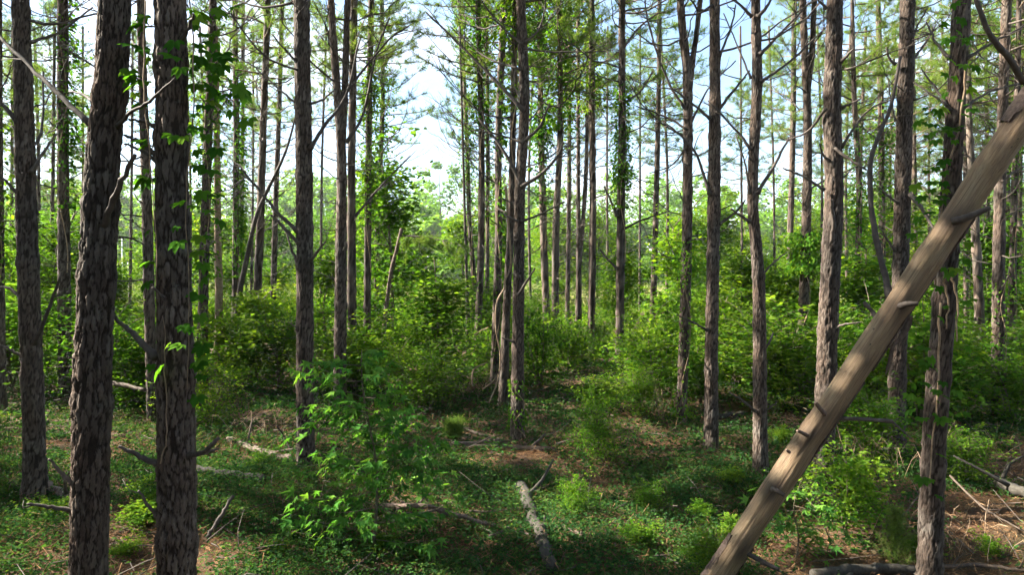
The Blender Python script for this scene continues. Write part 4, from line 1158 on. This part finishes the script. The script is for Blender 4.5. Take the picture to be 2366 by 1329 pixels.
random.seed(21)
SHORT = dict(T1="the leftmost slim pine", T2="the thick pine with the long branch", T3="the creeper-hung left pine", T4="the vined pine near the left edge", T6="the lone straight pine", T7="the forked scarred pine",
             T9="the vine-wrapped pine by the cloud gap", T11="the thin bent pine", T12="the grey pine by the cloud gap", T14="the dark pine left of centre", T16="the central pine", T17="the pale sunlit pine", T18="the pale grey pine",
             T20="the narrow V-forked pine", T21="the straight brown-grey pine", T22="the ivy-sleeved pine", T23="the slender lone pine", T24="the two-topped pine", T25="the straight clean pine", T26="the crooked pine", T28="the double-stemmed pine",
             T29="the thick straight pine", T30="the slim vined pine", T32="the pine crossed by the log", T33="the creeper-hung right pine", T34="the dark right-edge pine", T38="the sun-flecked pine", T40="the left cluster's first pine", T42="the ivy-sided slim pine",
             T43="the leaning pine", T44="the left cluster's last pine")
USED = {}
def where(px, depth, words):
    """label naming the pine nearest in the picture; unique, or None"""
    ks = sorted(SHORT, key=lambda k: abs(PINES[k]['px'] - px) + (0 if PINES[k]['depth'] < depth + 4 else 60))
    for k in ks[:7]:
        dx = px - PINES[k]['px']
        side = "left of" if dx < -12 else "right of" if dx > 12 else ("behind" if depth > PINES[k]['depth'] else "in front of")
        far = ("farther back and " if depth > PINES[k]['depth'] + 8 else "") if side in ("left of", "right of") else ""
        for w_ in words:
            l = "%s %s%s %s" % (w_, far, side, SHORT[k])
            if l not in USED:
                USED[l] = 1
                return l
    return None
shrub_at(1030, 16, 615, TREE[0], 1.5, "bright green leafy sapling left of the central pine", "sapling", "hardwood_sapling")
shrub_at(1000, 18, 715, BUSH[0], 1.1, "dense bush around the bright green sapling's foot")
shrub_at(905, 27, 335, TREE[3], 1.1, "tall young hardwood leafing out left of the cloud gap", "tree", "hardwood_tree")
shrub_at(885, 31, 430, TREE[2], 1.0, "young hardwood behind the vine-wrapped pine", "tree", "hardwood_tree")
shrub_at(1555, 24, 510, TREE[3], 1.2, "young hardwood with bright leaves left of the two-topped pine", "tree", "hardwood_tree")
shrub_at(1700, 21, 575, TREE[4], 1.5, "leafy sapling between the straight clean pine and the crooked pine", "sapling", "hardwood_sapling")
shrub_at(1705, 17, 660, BUSH[1], 1.2, "dark dense bush between the clean and the crooked pine")
shrub_at(1500, 16, 735, BUSH[2], 1.0, "bush left of the two-topped pine's viny trunk")
shrub_at(1395, 14, 860, BUSH[3], 1.5, "low dark bush on the mid slope right of the central pine")
shrub_at(1470, 13.5, 850, BUSH[4], 1.2, "round shrub in front of the ivy-sleeved pine")
shrub_at(1240, 21, 700, BUSH[0], 1.2, "bush behind the central pine on its right")
shrub_at(1310, 19, 730, BUSH[1], 1.1, "bush below the narrow V-forked pine")
shrub_at(960, 14.5, 790, BUSH[2], 1.2, "bush on the slope below the bright green sapling")
shrub_at(590, 19, 665, TREE[1], 1.6, "leafy sapling at the slanting dead stem's foot", "sapling", "hardwood_sapling")
shrub_at(560, 17, 705, BUSH[3], 1.2, "wide bush below the ivy-sided slim pine")
shrub_at(640, 17, 720, BUSH[4], 1.1, "bush left of the lone straight pine")
shrub_at(310, 15, 700, BUSH[0], 1.2, "bush showing between the two thick near pines")
shrub_at(110, 19, 560, TREE[2], 1.3, "leafy sapling between the two leftmost pines", "sapling", "hardwood_sapling")
shrub_at(20, 16, 640, BUSH[1], 1.2, "bush at the left edge beside the leftmost pine")
shrub_at(1800, 18, 590, TREE[0], 1.4, "leafy sapling right of the crooked pine", "sapling", "hardwood_sapling")
shrub_at(1960, 15.5, 690, BUSH[2], 1.3, "bush right of the thick straight pine's trunk")
shrub_at(2010, 18, 560, TREE[3], 1.3, "leafy sapling behind the crooked bare stem", "sapling", "hardwood_sapling")
shrub_at(2130, 13, 700, BUSH[3], 1.1, "bush seen under the middle of the leaning log")
shrub_at(2260, 16, 760, BUSH[4], 1.4, "broad bush beneath the sun-flecked pine")
shrub_at(2290, 24, 480, TREE[4], 1.2, "bright sapling right of the leaning log", "sapling", "hardwood_sapling")
shrub_at(2350, 13, 800, BUSH[0], 1.2, "bush at the right edge below the slim pines")
shrub_at(760, 24, 560, TREE[3], 1.2, "sunlit sapling behind the forked scarred pine", "sapling", "hardwood_sapling")
shrub_at(880, 17, 745, BUSH[1], 1.1, "bush at the vine-wrapped pine's foot")
shrub_at(480, 13, 815, BUSH[2], 1.0, "bush right of the creeper-hung pine's lower trunk")
shrub_at(1130, 26, 640, BUSH[0], 1.0, "bush in front of the thin bent pine")
shrub_at(1440, 27, 560, TREE[0], 1.1, "sapling behind the ivy-sleeved pine", "sapling", "hardwood_sapling")
shrub_at(1620, 15, 800, BUSH[3], 1.0, "low bush between two-topped and clean pines")
shrub_at(1790, 14, 830, BUSH[4], 1.0, "low bush right of the crooked pine's lower trunk")
shrub_at(2020, 10.5, 880, BUSH[1], 1.0, "leafy bush behind the leaning log's middle")
shrub_at(1380, 10.9, 905, BUSH[2], 0.9, "sunlit yellowish sprig standing on the mid slope")
shrub_at(1500, 8.6, 1105, BUSH[0], 1.1, "small leafy shrub catching light above the straw, lower right of centre")
shrub_at(1325, 8.3, 1095, BUSH[1], 0.9, "small broad-leaved plant right of the pale grey log's top")
shrub_at(1960, 7.9, 1020, BUSH[3], 1.0, "scrambling bright leaved bush between log and right-hand pine")
shrub_at(1660, 6.4, 1205, BUSH[4], 0.8, "leafy weed at the leaning log's lower left")
shrub_at(2240, 9.5, 985, BUSH[0], 1.3, "tangled brush right of the creeper-hung right pine")
shrub_at(580, 8.4, 1180, LOW[0], 0.9, "low bramble patch left of the sweetgum sapling")

# generic understory, farther in: one label, one group per kind
gr = random.Random(77)
for i in range(132):
    d = gr.uniform(20, 47) if i < 112 else gr.uniform(14, 19)
    px = gr.uniform(-150, 2516)
    if 700 < px < 800 and d < 20: continue
    if 850 < px < 1080 and gr.random() < .85: continue
    if gr.random() < 0.36 and d > 20:
        tall = px < 220 or 840 < px < 910 or 1480 < px < 1600 or px > 1960
        top = gr.uniform(430, 600) if tall and gr.random() < .5 else gr.uniform(590, 700)
        wd = gr.uniform(0.9, 1.7)
        lb = where(px, d, (["tall leafy hardwood"] if top < 520 else ["young leafy hardwood"]) if wd > 1.3 else (["tall slim hardwood"] if top < 520 else ["slim young hardwood"]))
        shrub_at(px, d, top, TREE[gr.randrange(5)], wd, lb or "sunlit young hardwood in the undergrowth at the back of the stand", "sapling", "hardwood_sapling", "young hardwoods at the back of the stand")
    else:
        top = gr.uniform(690, 820) if d < 26 else gr.uniform(665, 750)
        wd = gr.uniform(0.7, 1.5)
        lb = where(px, d, ["broad leafy bush" if wd > 1.15 else "narrow leafy bush"])
        shrub_at(px, d, top, BUSH[gr.randrange(5)], wd, lb or "leafy bush in the undergrowth between the farther pines", "shrub", "leafy_shrub", "undergrowth bushes between the farther pines")

for i in range(44):
    px = -60 + 2490 * (i + gr.random()) / 44
    d = gr.uniform(43, 58)
    top = gr.uniform(450, 610)
    if 915 < px < 1070: continue
    wd = gr.uniform(0.9, 1.6)
    lb = where(px, d, ["sunlit field-edge hardwood", "bright field-edge hardwood"])
    shrub_at(px, d, top, TREE[gr.randrange(5)], wd, lb or "sunlit hardwood at the field edge behind the stand", "tree", "hardwood_tree", "hardwoods along the field edge")
for i in range(30):
    px, py = gr.uniform(-20, 2390), gr.uniform(930, 1320)
    b = gp(px, py)
    if abs(px - 1240) < 60 and py > 1080: continue
    h = gr.uniform(.15, .34)
    lb = where(px, b.y, ["small seedling", "tiny leafy seedling"])
    shrub(LOW[gr.randrange(4)], b, h, gr.uniform(.9, 1.5), lb or "small leafy seedling standing in the ground cover", "seedling", "leafy_seedling", "small seedlings in the ground cover")

def dry_brush(px, py, rad, h, n, label, seed, mat='vine'):
    b = gp(px, py); g = np.random.default_rng(seed)
    t = thing("dry_brush", b, label, "brush")
    for k in range(n):
        a = g.random() * 6.28; r0 = rad * g.random() ** .5
        p = np.array([math.cos(a) * r0, math.sin(a) * r0, 0.0]); p[2] = float(ground_z(b.x + p[0], b.y + p[1])) - b.z
        a2 = g.random() * 6.28; L = rad * g.uniform(.5, 1.4)
        e = p + np.array([math.cos(a2) * L, math.sin(a2) * L, h * g.uniform(-.1, .5)])
        m_ = (p + e) / 2 + np.array([0, 0, h * g.uniform(.3, 1.0)]) + g.normal(0, .06, 3)
        V, F = tube(catmull([p, m_, e], 8) + np.vstack([np.zeros((1, 3)), g.normal(0, .012, (7, 3))]), np.linspace(.0055, .0022, 8), 4)
        obj("twig", mesh("twig", V, [(F, M[mat])]), t)
dry_brush(2060, 1090, .6, .55, 20, "tangle of dry brown stems left of the creeper-hung right pine", 1)
dry_brush(2290, 1080, .8, .55, 22, "arching dry stems at the right edge beside the grey log", 2)
dry_brush(2250, 1240, .6, .35, 16, "dry twiggy brush in the lower right corner", 3)
dry_brush(1520, 960, .5, .7, 14, "upright dry stems left of the two-topped pine's foot", 4)
dry_brush(1100, 900, .6, .5, 14, "dead twigs piled left of the central pair of pines", 5)
dry_brush(620, 1010, .5, .4, 12, "dead twigs around the peeling log", 6)
dry_brush(60, 1150, .5, .3, 10, "dead twigs at the leftmost slim pine's foot", 7)

# the bough hanging from the broken snag, pine seedling, cedar
def needle_plant(name, loc, h, label, cat, n=120, L=0.12, seed=1, cedar=False, spread=0.3, mat='needle'):
    g = np.random.default_rng(seed)
    t = thing(name, loc, label, cat)
    C, D, tubes = [], [], []
    tubes.append(tube(catmull([np.zeros(3), [0.02, 0, h * .5], [0, 0.02, h]], 6), np.linspace(0.010, 0.003, 6), 5))
    for i in range(n):
        f = g.random() ** 0.8; a = g.random() * 6.28
        rr = spread * (1.1 - f * (0.95 if cedar else 0.45)) * g.random() ** 0.5
        e = np.array([math.cos(a) * rr, math.sin(a) * rr, h * f + rr * 0.5])
        p0 = np.array([0, 0, max(0.02, h * f - rr * 0.4)])
        tubes.append(tube(np.array([p0, (p0 + e) / 2, e]), np.array([.003, .002, .001]), 4))
        d = e - p0; d /= np.linalg.norm(d) + 1e-6
        for q in (0.5, 0.75, 1.0):
            C.append(p0 + (e - p0) * q); D.append(d)
    V1, F1 = cat_meshes(tubes)
    V2, F2, v2 = tuft_needles(np.array(C), np.array(D), 14, L, g, 0.0045)
    obj("foliage", mesh("foliage", V2, [(F2, M[mat])], {'v': v2}), t)
    obj("stem", mesh("stem", V1, [(F1, M['stem'])]), t)
    return t
needle_plant("pine_seedling", gp(1052, 1018), 0.30, "small bluish-green pine seedling by the long brown log", "seedling", 90, 0.16, 3, spread=0.22)
needle_plant("cedar_sapling", gp(2068, 1310), 0.62, "feathery light green cedar at the creeper-hung right pine's foot", "cedar", 190, 0.045, 4, True, 0.26, 'needle')

def pine_bough():
    base = np.array(at(925, 545, 24))
    t = thing("pine_bough", base, "drooping pine bough hanging from the short broken snag", "bough")
    g = np.random.default_rng(9)
    main = catmull([np.zeros(3), np.array(at(985, 548, 23.7)) - base, np.array(at(1060, 565, 23.4)) - base], 9)
    tubes = [tube(main, np.linspace(0.04, 0.012, 9), 6)]
    C, D = [], []
    for k in range(26):
        j = int(g.integers(1, 9)); d = np.array([g.uniform(-.3, .8), g.normal(0, .7), g.uniform(-1.0, 0.1)]); d /= np.linalg.norm(d)
        e = main[j] + d * g.uniform(.3, 1.0)
        tubes.append(tube(catmull([main[j], (main[j] + e) / 2 + g.normal(0, .05, 3), e], 5), np.linspace(.012, .004, 5), 4))
        for q in np.linspace(.3, 1, 6):
            C.append(main[j] + (e - main[j]) * q + g.normal(0, .06, 3)); D.append(d)
    V1, F1 = cat_meshes(tubes); V2, F2, v2 = tuft_needles(np.array(C), np.array(D), 26, .2, g, .010)
    obj("limb", mesh("limb", V1, [(F1, M['dead'])]), t)
    obj("needles", mesh("needles", V2, [(F2, M['needle'])], {'v': v2}), t)
pine_bough()

# ------------------------------------------------------------------ ivy sleeves on trunks
def ivy(key, y0, y1, n, lsize, spread, label, seed, side=None, mat='creeper'):
    T = PINES[key]; g = np.random.default_rng(seed); d = T['depth']
    t = thing("ivy_vine", T['base'], label, "vine")
    z0, z1 = float(at(1183, y0, d).z), float(at(1183, y1, d).z)
    z0, z1 = min(z0, z1), max(z0, z1); z0 = max(z0, 0.1)
    # clumpy along the height
    zc = z0 + (z1 - z0) * g.random(16); wc = g.random(16)
    z = zc[g.choice(16, n, p=wc / wc.sum())] + g.normal(0, (z1 - z0) / 14, n)
    z = np.clip(z, z0, z1)
    a = g.random(n) * 2 * np.pi if side is None else g.normal(0 if side > 0 else np.pi, 0.9, n)
    C = np.zeros((n, 3))
    for i in range(n):
        p, r = T['axis_at'](z[i])
        rr = r + 0.02 + abs(g.normal(0, spread))
        C[i] = p + np.array([math.cos(a[i]) * rr, math.sin(a[i]) * rr, 0])
    dirs = np.stack([np.cos(a), np.sin(a), g.normal(-0.9, 0.4, n)], 1)
    V, F = leaves(C - T['base'], lsize * (0.6 + .7 * g.random(n)), g, flat=.3, aspect=.75, dirs=dirs)
    obj("foliage", mesh("foliage", V, [(F, M[mat])], {'v': rep(np.clip(g.normal(.5, .28, n), 0, 1), 4)}, False), t)
    P = []
    for i, zz in enumerate(np.linspace(max(0.05, z0 - 1.5), z1, 16)):
        p, r = T['axis_at'](zz); aa = 0.7 * math.sin(i * .7 + seed) - 1.2
        P.append(p + np.array([math.cos(aa), math.sin(aa), 0]) * (r + .012) - T['base'])
    V, F = tube(catmull(P, 50), np.linspace(.014, .006, 50), 5, .2)
    obj("stem", mesh("stem", V, [(F, M['vine'])]), t)
ivy('T4', 0, 480, 900, .10, .16, "yellow-green vine leafing out along the straight pine near the left edge", 1, 1)
ivy('T9', 60, 520, 1950, .10, .12, "vine sleeve on the pine left of the cloud gap", 2)
ivy('T10', 30, 700, 2250, .12, .22, "vine mass smothering the thin leaning pine by the cloud gap", 3)
ivy('T11', 0, 640, 2400, .12, .20, "vine along the thin bent pine right of the cloud gap", 4)
ivy('T14', 250, 700, 500, .11, .08, "vine up the right side of the dark pine by the central pair", 5, 1)
ivy('T17', 0, 470, 2250, .12, .20, "glowing yellow-green vine on the pale sunlit pine", 6)
ivy('T22', 200, 480, 1650, .085, .10, "ivy sleeve on the dark pine right of centre", 7)
ivy('T16', 880, 1015, 240, .055, .02, "ivy patch on the central pine's foot", 8)
ivy('T24', 560, 960, 1050, .06, .08, "straggly vine on the two-topped pine's lower trunk", 9)
ivy('T28', 540, 640, 2250, .08, .20, "leafy collar of vine around the double-stemmed pine", 10)
ivy('T30', 300, 800, 2400, .09, .20, "vine covering the slim pine right of the thick straight pine", 11)
ivy('T42', 150, 640, 1950, .11, .14, "ivy trailing down the slim pine beside the barkless trunk", 12, 1)
ivy('T36', 250, 700, 1500, .09, .16, "vine hanging on the second slim pine from the right edge", 13)
ivy('T31', 200, 700, 1650, .10, .25, "loose vine on the thin green-needled pine behind the bare stem", 14)
ivy('T34', 650, 880, 160, .07, .03, "few vine leaves on the dark pine near the right edge", 15)
ivy('T12', 0, 300, 1050, .11, .2, "vine high on the grey pine right of the cloud gap", 16)
ivy('T13', 0, 500, 1350, .12, .22, "vine strands on the very thin pine by the cloud gap", 17)
ivy('T18', 0, 300, 1350, .12, .25, "high vine curtain on the pale grey pine right of the central pine", 18)

ivy('T19', 0, 420, 1350, .13, .28, "vine hanging on the thin third pine right of the central pine", 19, None, 'leaf')
ivy('T21', 0, 260, 1050, .10, .25, "leafy vine high on the pine right of the narrow V-fork", 20, None, 'leaf')
ivy('T15', 0, 260, 1200, .09, .25, "leafy vine high behind the central pine", 21, None, 'leaf')
ivy('T40', 100, 640, 900, .09, .22, "loose vine on the first pine of the left-hand cluster", 22, None, 'leaf')
ivy('T46', 150, 650, 900, .09, .3, "yellow-green vine on the pine cut off by the left edge", 23, None, 'leaf')
ivy('T35', 0, 500, 1350, .10, .3, "vine on the thin pine behind the dark right-edge pine", 24, None, 'leaf')

def woody_vine():
    base = PINES['T15']['base']
    t = thing("woody_vine", base, "twisting pale woody vine between the central pair of pines", "vine")
    for pts, r in (([(1168, 430, 14.3), (1175, 520, 14.2), (1180, 610, 14.2), (1166, 650, 14.1), (1166, 665, 14.1), (1148, 700, 13.9), (1146, 760, 13.9), (1156, 820, 13.9), (1150, 880, 13.8), (1130, 930, 13.6)], .022),
                   ([(1090, 890, 13.5), (1095, 855, 13.5), (1125, 838, 13.5)], .018), ([(1095, 775, 13.6), (1110, 765, 13.6), (1128, 757, 13.6)], .014), ([(1115, 900, 13.4), (1140, 880, 13.6), (1160, 850, 13.8)], .014)):
        A = catmull([np.array(at(*p)) - base for p in pts], 6 * len(pts))
        V, F = tube(A, np.linspace(r, r * .7, len(A)), 7, .2)
        obj("stem", mesh("stem", V, [(F, M['vine'])]), t)
woody_vine()

# ------------------------------------------------------------------ forest floor: cover, straw, litter
def fbm(x, y, s):
    return (np.sin(x * s + 1.3) * np.cos(y * s * 1.1 + .4) + .6 * np.sin(x * s * 2.3 + y * s * 1.7 + 2) + .4 * np.cos(x * s * 4.1 - y * s * 3.3)) / 2

def in_view(n, d0, d1, g, margin=1.12):
    """points on the floor in the wedge the picture sees, even per square metre"""
    d = np.sqrt(g.random(n) * (d1 ** 2 - d0 ** 2) + d0 ** 2)
    x = (g.random(n) * 2 - 1) * d * (W / 2 / FPX) * margin
    return x, d

def cover_layer(name, n, d0, d1, k, lsize, hgt, thr, label, seed, mat='cover'):
    g = np.random.default_rng(seed)
    x, y = in_view(n, d0, d1, g)
    # bare straw patches, mostly to the right
    keep = fbm(x, y, .8) + .35 * fbm(x + 5, y, 2.3) + g.normal(0, .25, n) > thr + .55 * np.clip((x / y - .28) * 4, 0, 1) * (y < 10.5)
    x, y = x[keep], y[keep]; n = len(x)
    h = hgt * (0.3 + g.random(n) ** 1.5 * 1.1) * (1 + .5 * fbm(x, y, 1.3))
    spread = 0.05 + h * 0.55
    kk = k
    X = np.repeat(x, kk) + g.normal(0, 1, n * kk) * np.repeat(spread, kk)
    Y = np.repeat(y, kk) + g.normal(0, 1, n * kk) * np.repeat(spread, kk)
    Z = ground_z(X, Y) + .02 + np.repeat(h, kk) * (0.25 + .75 * g.random(n * kk))
    val = np.clip(np.repeat(g.normal(.42, .2, n) + .28 * fbm(x + 3, y, 1.9), kk) + g.normal(0, .15, n * kk), 0, 1)
    V, F = leaves(np.stack([X, Y, Z], 1), lsize * (.55 + .8 * g.random(n * kk)), g, flat=.35, aspect=.58)
    return tag(obj(name, mesh(name, V, [(F, M[mat])], {'v': rep(val, 4)}, False)), label, None, None, "stuff")
cover_layer("ground_cover", 14500, 3.9, 10.5, 13, .043, .14, -.42, "low leafy ground cover on the near forest floor", 31)
cover_layer("ground_cover", 15000, 9.5, 21, 9, .068, .15, -.45, "low leafy ground cover farther back on the forest floor", 32)
cover_layer("ground_cover", 11000, 20, 52, 8, .17, .42, -.6, "rank green growth at the back of the stand", 33, 'leaf')
cover_layer("fine_weeds", 3800, 4.2, 14, 30, .024, .20, -.05, "fine-leaved weeds standing in the ground cover", 34)

def straw_layer(name, n, d0, d1, L, w, label, seed, bias):
    g = np.random.default_rng(seed)
    x, y = in_view(n, d0, d1, g)
    if bias:
        keep = (x / y > -.1 + g.normal(0, .3, n)); x, y = x[keep], y[keep]; n = len(x)
    a = g.random(n) * 6.28
    d = np.stack([np.cos(a), np.sin(a), g.normal(.0, .25, n)], 1) * (L * (.6 + .7 * g.random(n)))[:, None]
    C = np.stack([x, y, ground_z(x, y) + .015 + .03 * g.random(n)], 1)
    s = np.stack([-np.sin(a), np.cos(a), g.normal(0, .5, n)], 1) * w / 2
    V = np.stack([C - d / 2 - s, C - d / 2 + s, C + d / 2], 1).reshape(-1, 3)
    V[:, 2] = np.maximum(V[:, 2], ground_z(V[:, 0], V[:, 1]) + .006)
    return tag(obj(name, mesh(name, V, [(np.arange(len(V)).reshape(-1, 3), M['straw'])], {'v': rep(g.random(n), 3)}, False)), label, None, None, "stuff")
straw_layer("pine_straw", 70000, 3.9, 12, .17, .006, "fallen rust-brown pine needles on the near floor", 41, False)
straw_layer("pine_straw", 26000, 11, 24, .24, .012, "fallen rust-brown pine needles between the farther trunks", 42, False)

def hung_straw():
    g = np.random.default_rng(43)
    n = 26000
    x, y = in_view(n, 3.9, 14, g)
    keep = fbm(x + 2, y + 1, 1.1) + g.normal(0, .3, n) > -.05
    x, y = x[keep], y[keep]; n = len(x)
    a = g.random(n) * 6.28
    d = np.stack([np.cos(a), np.sin(a), g.normal(-.2, .5, n)], 1) * (.16 * (.6 + .7 * g.random(n)))[:, None]
    C = np.stack([x, y, ground_z(x, y) + .05 + .17 * g.random(n) ** 1.5], 1)
    s_ = np.stack([-np.sin(a), np.cos(a), g.normal(0, .5, n)], 1) * .0028
    V = np.stack([C - d / 2 - s_, C - d / 2 + s_, C + d / 2], 1).reshape(-1, 3)
    V[:, 2] = np.maximum(V[:, 2], ground_z(V[:, 0], V[:, 1]) + .008)
    tag(obj("pine_straw", mesh("pine_straw", V, [(np.arange(len(V)).reshape(-1, 3), M['straw'])], {'v': rep(g.random(n), 3)}, False)), "dry brown needles caught on the low plants", None, None, "stuff")
hung_straw()

def litter():
    g = np.random.default_rng(55)
    x, y = in_view(1900, 4.2, 24, g)
    parts = []
    for i in range(len(x)):
        L = g.uniform(.12, .7); a = g.random() * 6.28; r = g.uniform(.003, .008)
        z = float(ground_z(x[i], y[i])) + g.uniform(.02, .16)
        d = np.array([math.cos(a), math.sin(a), g.normal(.1, .3)]) * L
        p = np.array([x[i], y[i], z]); m_ = p + d * .5 + g.normal(0, .05 * L, 3); e = p + d
        e[2] = max(e[2], float(ground_z(e[0], e[1])) + .01)
        parts.append(tube(np.array([p, m_, e]), np.array([r, r * .8, r * .4]), 4))
    V, F = cat_meshes(parts)
    tag(obj("twig_litter", mesh("twig_litter", V, [(F, M['dead'])])), "small dead twigs scattered through the ground cover", None, None, "stuff")
litter()

def field_grass():
    g = np.random.default_rng(61)
    n = 26000
    d = 50 + 72 * g.random(n) ** 1.3
    x = (g.random(n) * 2 - 1) * d * .9
    C = np.stack([x, d, ground_z(x, d) + .3], 1)
    dirs = np.stack([g.normal(0, .4, n), g.normal(0, .4, n), np.ones(n)], 1)
    V, F = leaves(C, .9 * (.5 + .9 * g.random(n)), g, .2, .22, dirs)
    val = np.clip(.5 + .5 * fbm(x, d, .07) + g.normal(0, .2, n), 0, 1)
    tag(obj("field_grass", mesh("field_grass", V, [(F, M['dry'])], {'v': rep(val, 4)}, False)), "tall pale grass standing in the sunlit field", None, None, "stuff")
field_grass()

# ------------------------------------------------------------------ far wood beyond the field (one mass)
def far_wood():
    g = np.random.default_rng(71)
    LV, LS, LVAL, tubes = [], [], [], []
    for i in range(320):
        if i < 90: y = g.uniform(116, 128); x = (i / 89 * 2 - 1) * 118 + g.normal(0, 1.5); h = g.uniform(8, 15)
        elif i >= 240: y = g.uniform(110, 118); x = g.uniform(-1, 1) * 105; h = g.uniform(2.5, 5)
        else: y = g.uniform(126, 172); x = g.uniform(-1, 1) * 165; h = g.uniform(17, 23)
        gz = float(ground_z(x, y))
        pinek = i >= 90 and g.random() < .6
        tubes.append(tube(np.array([[x, y, gz], [x, y, gz + h * .5], [x + g.normal(0, .3), y, gz + h * .92]]), np.array([.22, .16, .05]), 5))
        bl = int(g.integers(15, 22))
        tone = g.normal(.5, .2)
        for b in range(bl):
            f = (.30 if pinek else .06) + (.70 if pinek else .92) * (b + g.random()) / bl
            R = h * (.22 if pinek else .28) * (math.sin(min(1, (f - .02) * 1.02) * 3.0) ** .6 + .18)
            a = g.random() * 6.28; q = R * g.random() ** .5
            c = np.array([x + math.cos(a) * q, y + math.sin(a) * q * .8, gz + f * h])
            k = int(g.integers(46, 78))
            cr = np.array([R * .55, R * .55, R * .38]) * g.uniform(.6, 1.1)
            u = g.normal(0, 1, (k, 3)); u /= np.linalg.norm(u, axis=1)[:, None]
            LV.append(c + u * cr * (g.random(k) ** .4)[:, None]); LS.append(g.uniform(.5, 1.25, k) * (.8 if pinek else 1))
            LVAL.append(np.clip(tone + g.normal(0, .12) + g.normal(0, .1, k), 0, 1))
    C = np.concatenate(LV); S = np.concatenate(LS); val = np.concatenate(LVAL)
    V, F = leaves(C, S, g, .1, .7)
    Vt, Ft = cat_meshes(tubes)
    me = mesh("far_wood", np.vstack([V, Vt]), [(F, M['far_leaf']), (Ft + len(V), M['twig'])], {'v': np.concatenate([rep(val, 4), np.full(len(Vt), .5)])}, False)
    tag(obj("far_wood", me), "pale green wood of mixed trees beyond the field", None, None, "stuff")
far_wood()

# pale poles in the field, seen between the two thick near pines
def pole(px, y0, y1, d, r, label):
    b = at(px, y1, d); tp = at(px, y0, d)
    gz = float(ground_z(b.x, b.y)); b.z = gz
    t = thing("metal_pole", b, label, "pole")
    h = tp.z - gz
    V, F = tube(np.array([[0, 0, 0], [0, 0, h * .5], [0, 0, h]]), np.array([r, r, r * .85]), 10)
    obj("shaft", mesh("shaft", V, [(F, M['pole'])]), t)
    V, F = tube(np.array([[0, 0, h], [0, 0, h + .04], [0, 0, h + .09]]), np.array([r * 1.3, r * 1.3, r * .6]), 10)
    obj("cap", mesh("cap", V, [(F, M['pole'])]), t)
    V, F = tube(np.array([[0, 0, -.05], [0, 0, .08], [0, 0, .16]]), np.array([r * 2.2, r * 2.2, r * 1.1]), 10)
    obj("footing", mesh("footing", V, [(F, M['pole'])]), t)
    return t
pole(283, 548, 650, 95, .06, "tall thin pale pole in the far field")
pole(296, 602, 650, 92, .06, "short pale pole beside the tall one in the far field")

# ------------------------------------------------------------------ pines of the stand outside the picture, which shade the floor
def side_pine_trunk():
    A = catmull([[0, 0, -.2], [.05, 0, 6], [0, .1, 15.5]], 40)
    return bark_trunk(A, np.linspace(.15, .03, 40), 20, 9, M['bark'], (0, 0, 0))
ST = side_pine_trunk()
g = random.Random(13)
spots = []
for ix in range(9):
    for iy in range(13):
        x = -8.5 - ix * 2.9 + g.uniform(-.8, .8); y = -7 + iy * 3.4 + g.uniform(-.9, .9)
        if y > 3 and x > -(y * W / 2 / FPX) - 1.0: continue
        if y > 16 and g.random() < .75: continue
        if g.random() < .22: continue
        if -21 < x < -9 and abs(y - (4.7 + .23 * (-x - 2.3))) < 1.5: continue
        spots.append((x, y))
for x, y in [(-5.5, -4), (-2, -5), (1.5, -4.5), (5, -5), (-4, -9), (0, -9), (4, -8.5), (8, -3), (9, 1.5), (11, 5), (14, 9), (12, -6), (17, 13), (20, 17), (15, 2), (-6, 1), (22, 24), (25, 30)]:
    spots.append((x, y))
for x, y in spots:
    gz = float(ground_z(x, y))
    t = thing("pine_tree", (x, y, gz), "pine of the same stand standing outside the picture", "pine", "pines of the stand outside the picture")
    obj("trunk", ST, t)
    c = obj("crown", LITE[g.randrange(3)], t); c.location = (0, 0, g.uniform(9, 10.3))
    s = g.uniform(.85, 1.15) * (1.4 if x > -7 else 1.0); c.scale = (s, s, g.uniform(.9, 1.05))
    t.rotation_euler = (0, 0, g.uniform(0, 6.28))

for k in range(18):
    a = g.uniform(-2.5, 2.5) + math.pi          # unseen hardwoods added behind and beside the camera to block low sky light
    r_ = g.uniform(6, 15)
    x, y = math.sin(a) * r_, math.cos(a) * r_
    if y > 1.5: continue
    shrub(TREE[g.randrange(5)], (x, y, float(ground_z(x, y))), g.uniform(4.5, 8), g.uniform(1.2, 1.7), "unseen young hardwood added outside the picture to block low sky light", "sapling", "hardwood_sapling", "added young hardwoods outside the picture")

# ------------------------------------------------------------------ haze in the air
def haze():
    m, t, out = nodes_of('haze')
    v = t.nodes.new("ShaderNodeVolumePrincipled")
    v.inputs['Color'].default_value = (0.92, 0.96, 0.98, 1)
    v.inputs['Density'].default_value = 0.0003
    v.inputs['Anisotropy'].default_value = 0.2
    t.links.new(v.outputs[0], out.inputs['Volume'])
    a, b = np.array([-1600., -320., -1.5]), np.array([1600., 2600., 32.])
    V = np.array([[(a, b)[i & 1][0], (a, b)[i >> 1 & 1][1], (a, b)[i >> 2 & 1][2]] for i in range(8)])
    F = np.array([[0, 2, 3, 1], [4, 5, 7, 6], [0, 1, 5, 4], [2, 6, 7, 3], [0, 4, 6, 2], [1, 3, 7, 5]])
    tag(obj("haze", mesh("haze", V, [(F, m)], None, False)), "faint summer haze in the air", None, None, "stuff")
haze()
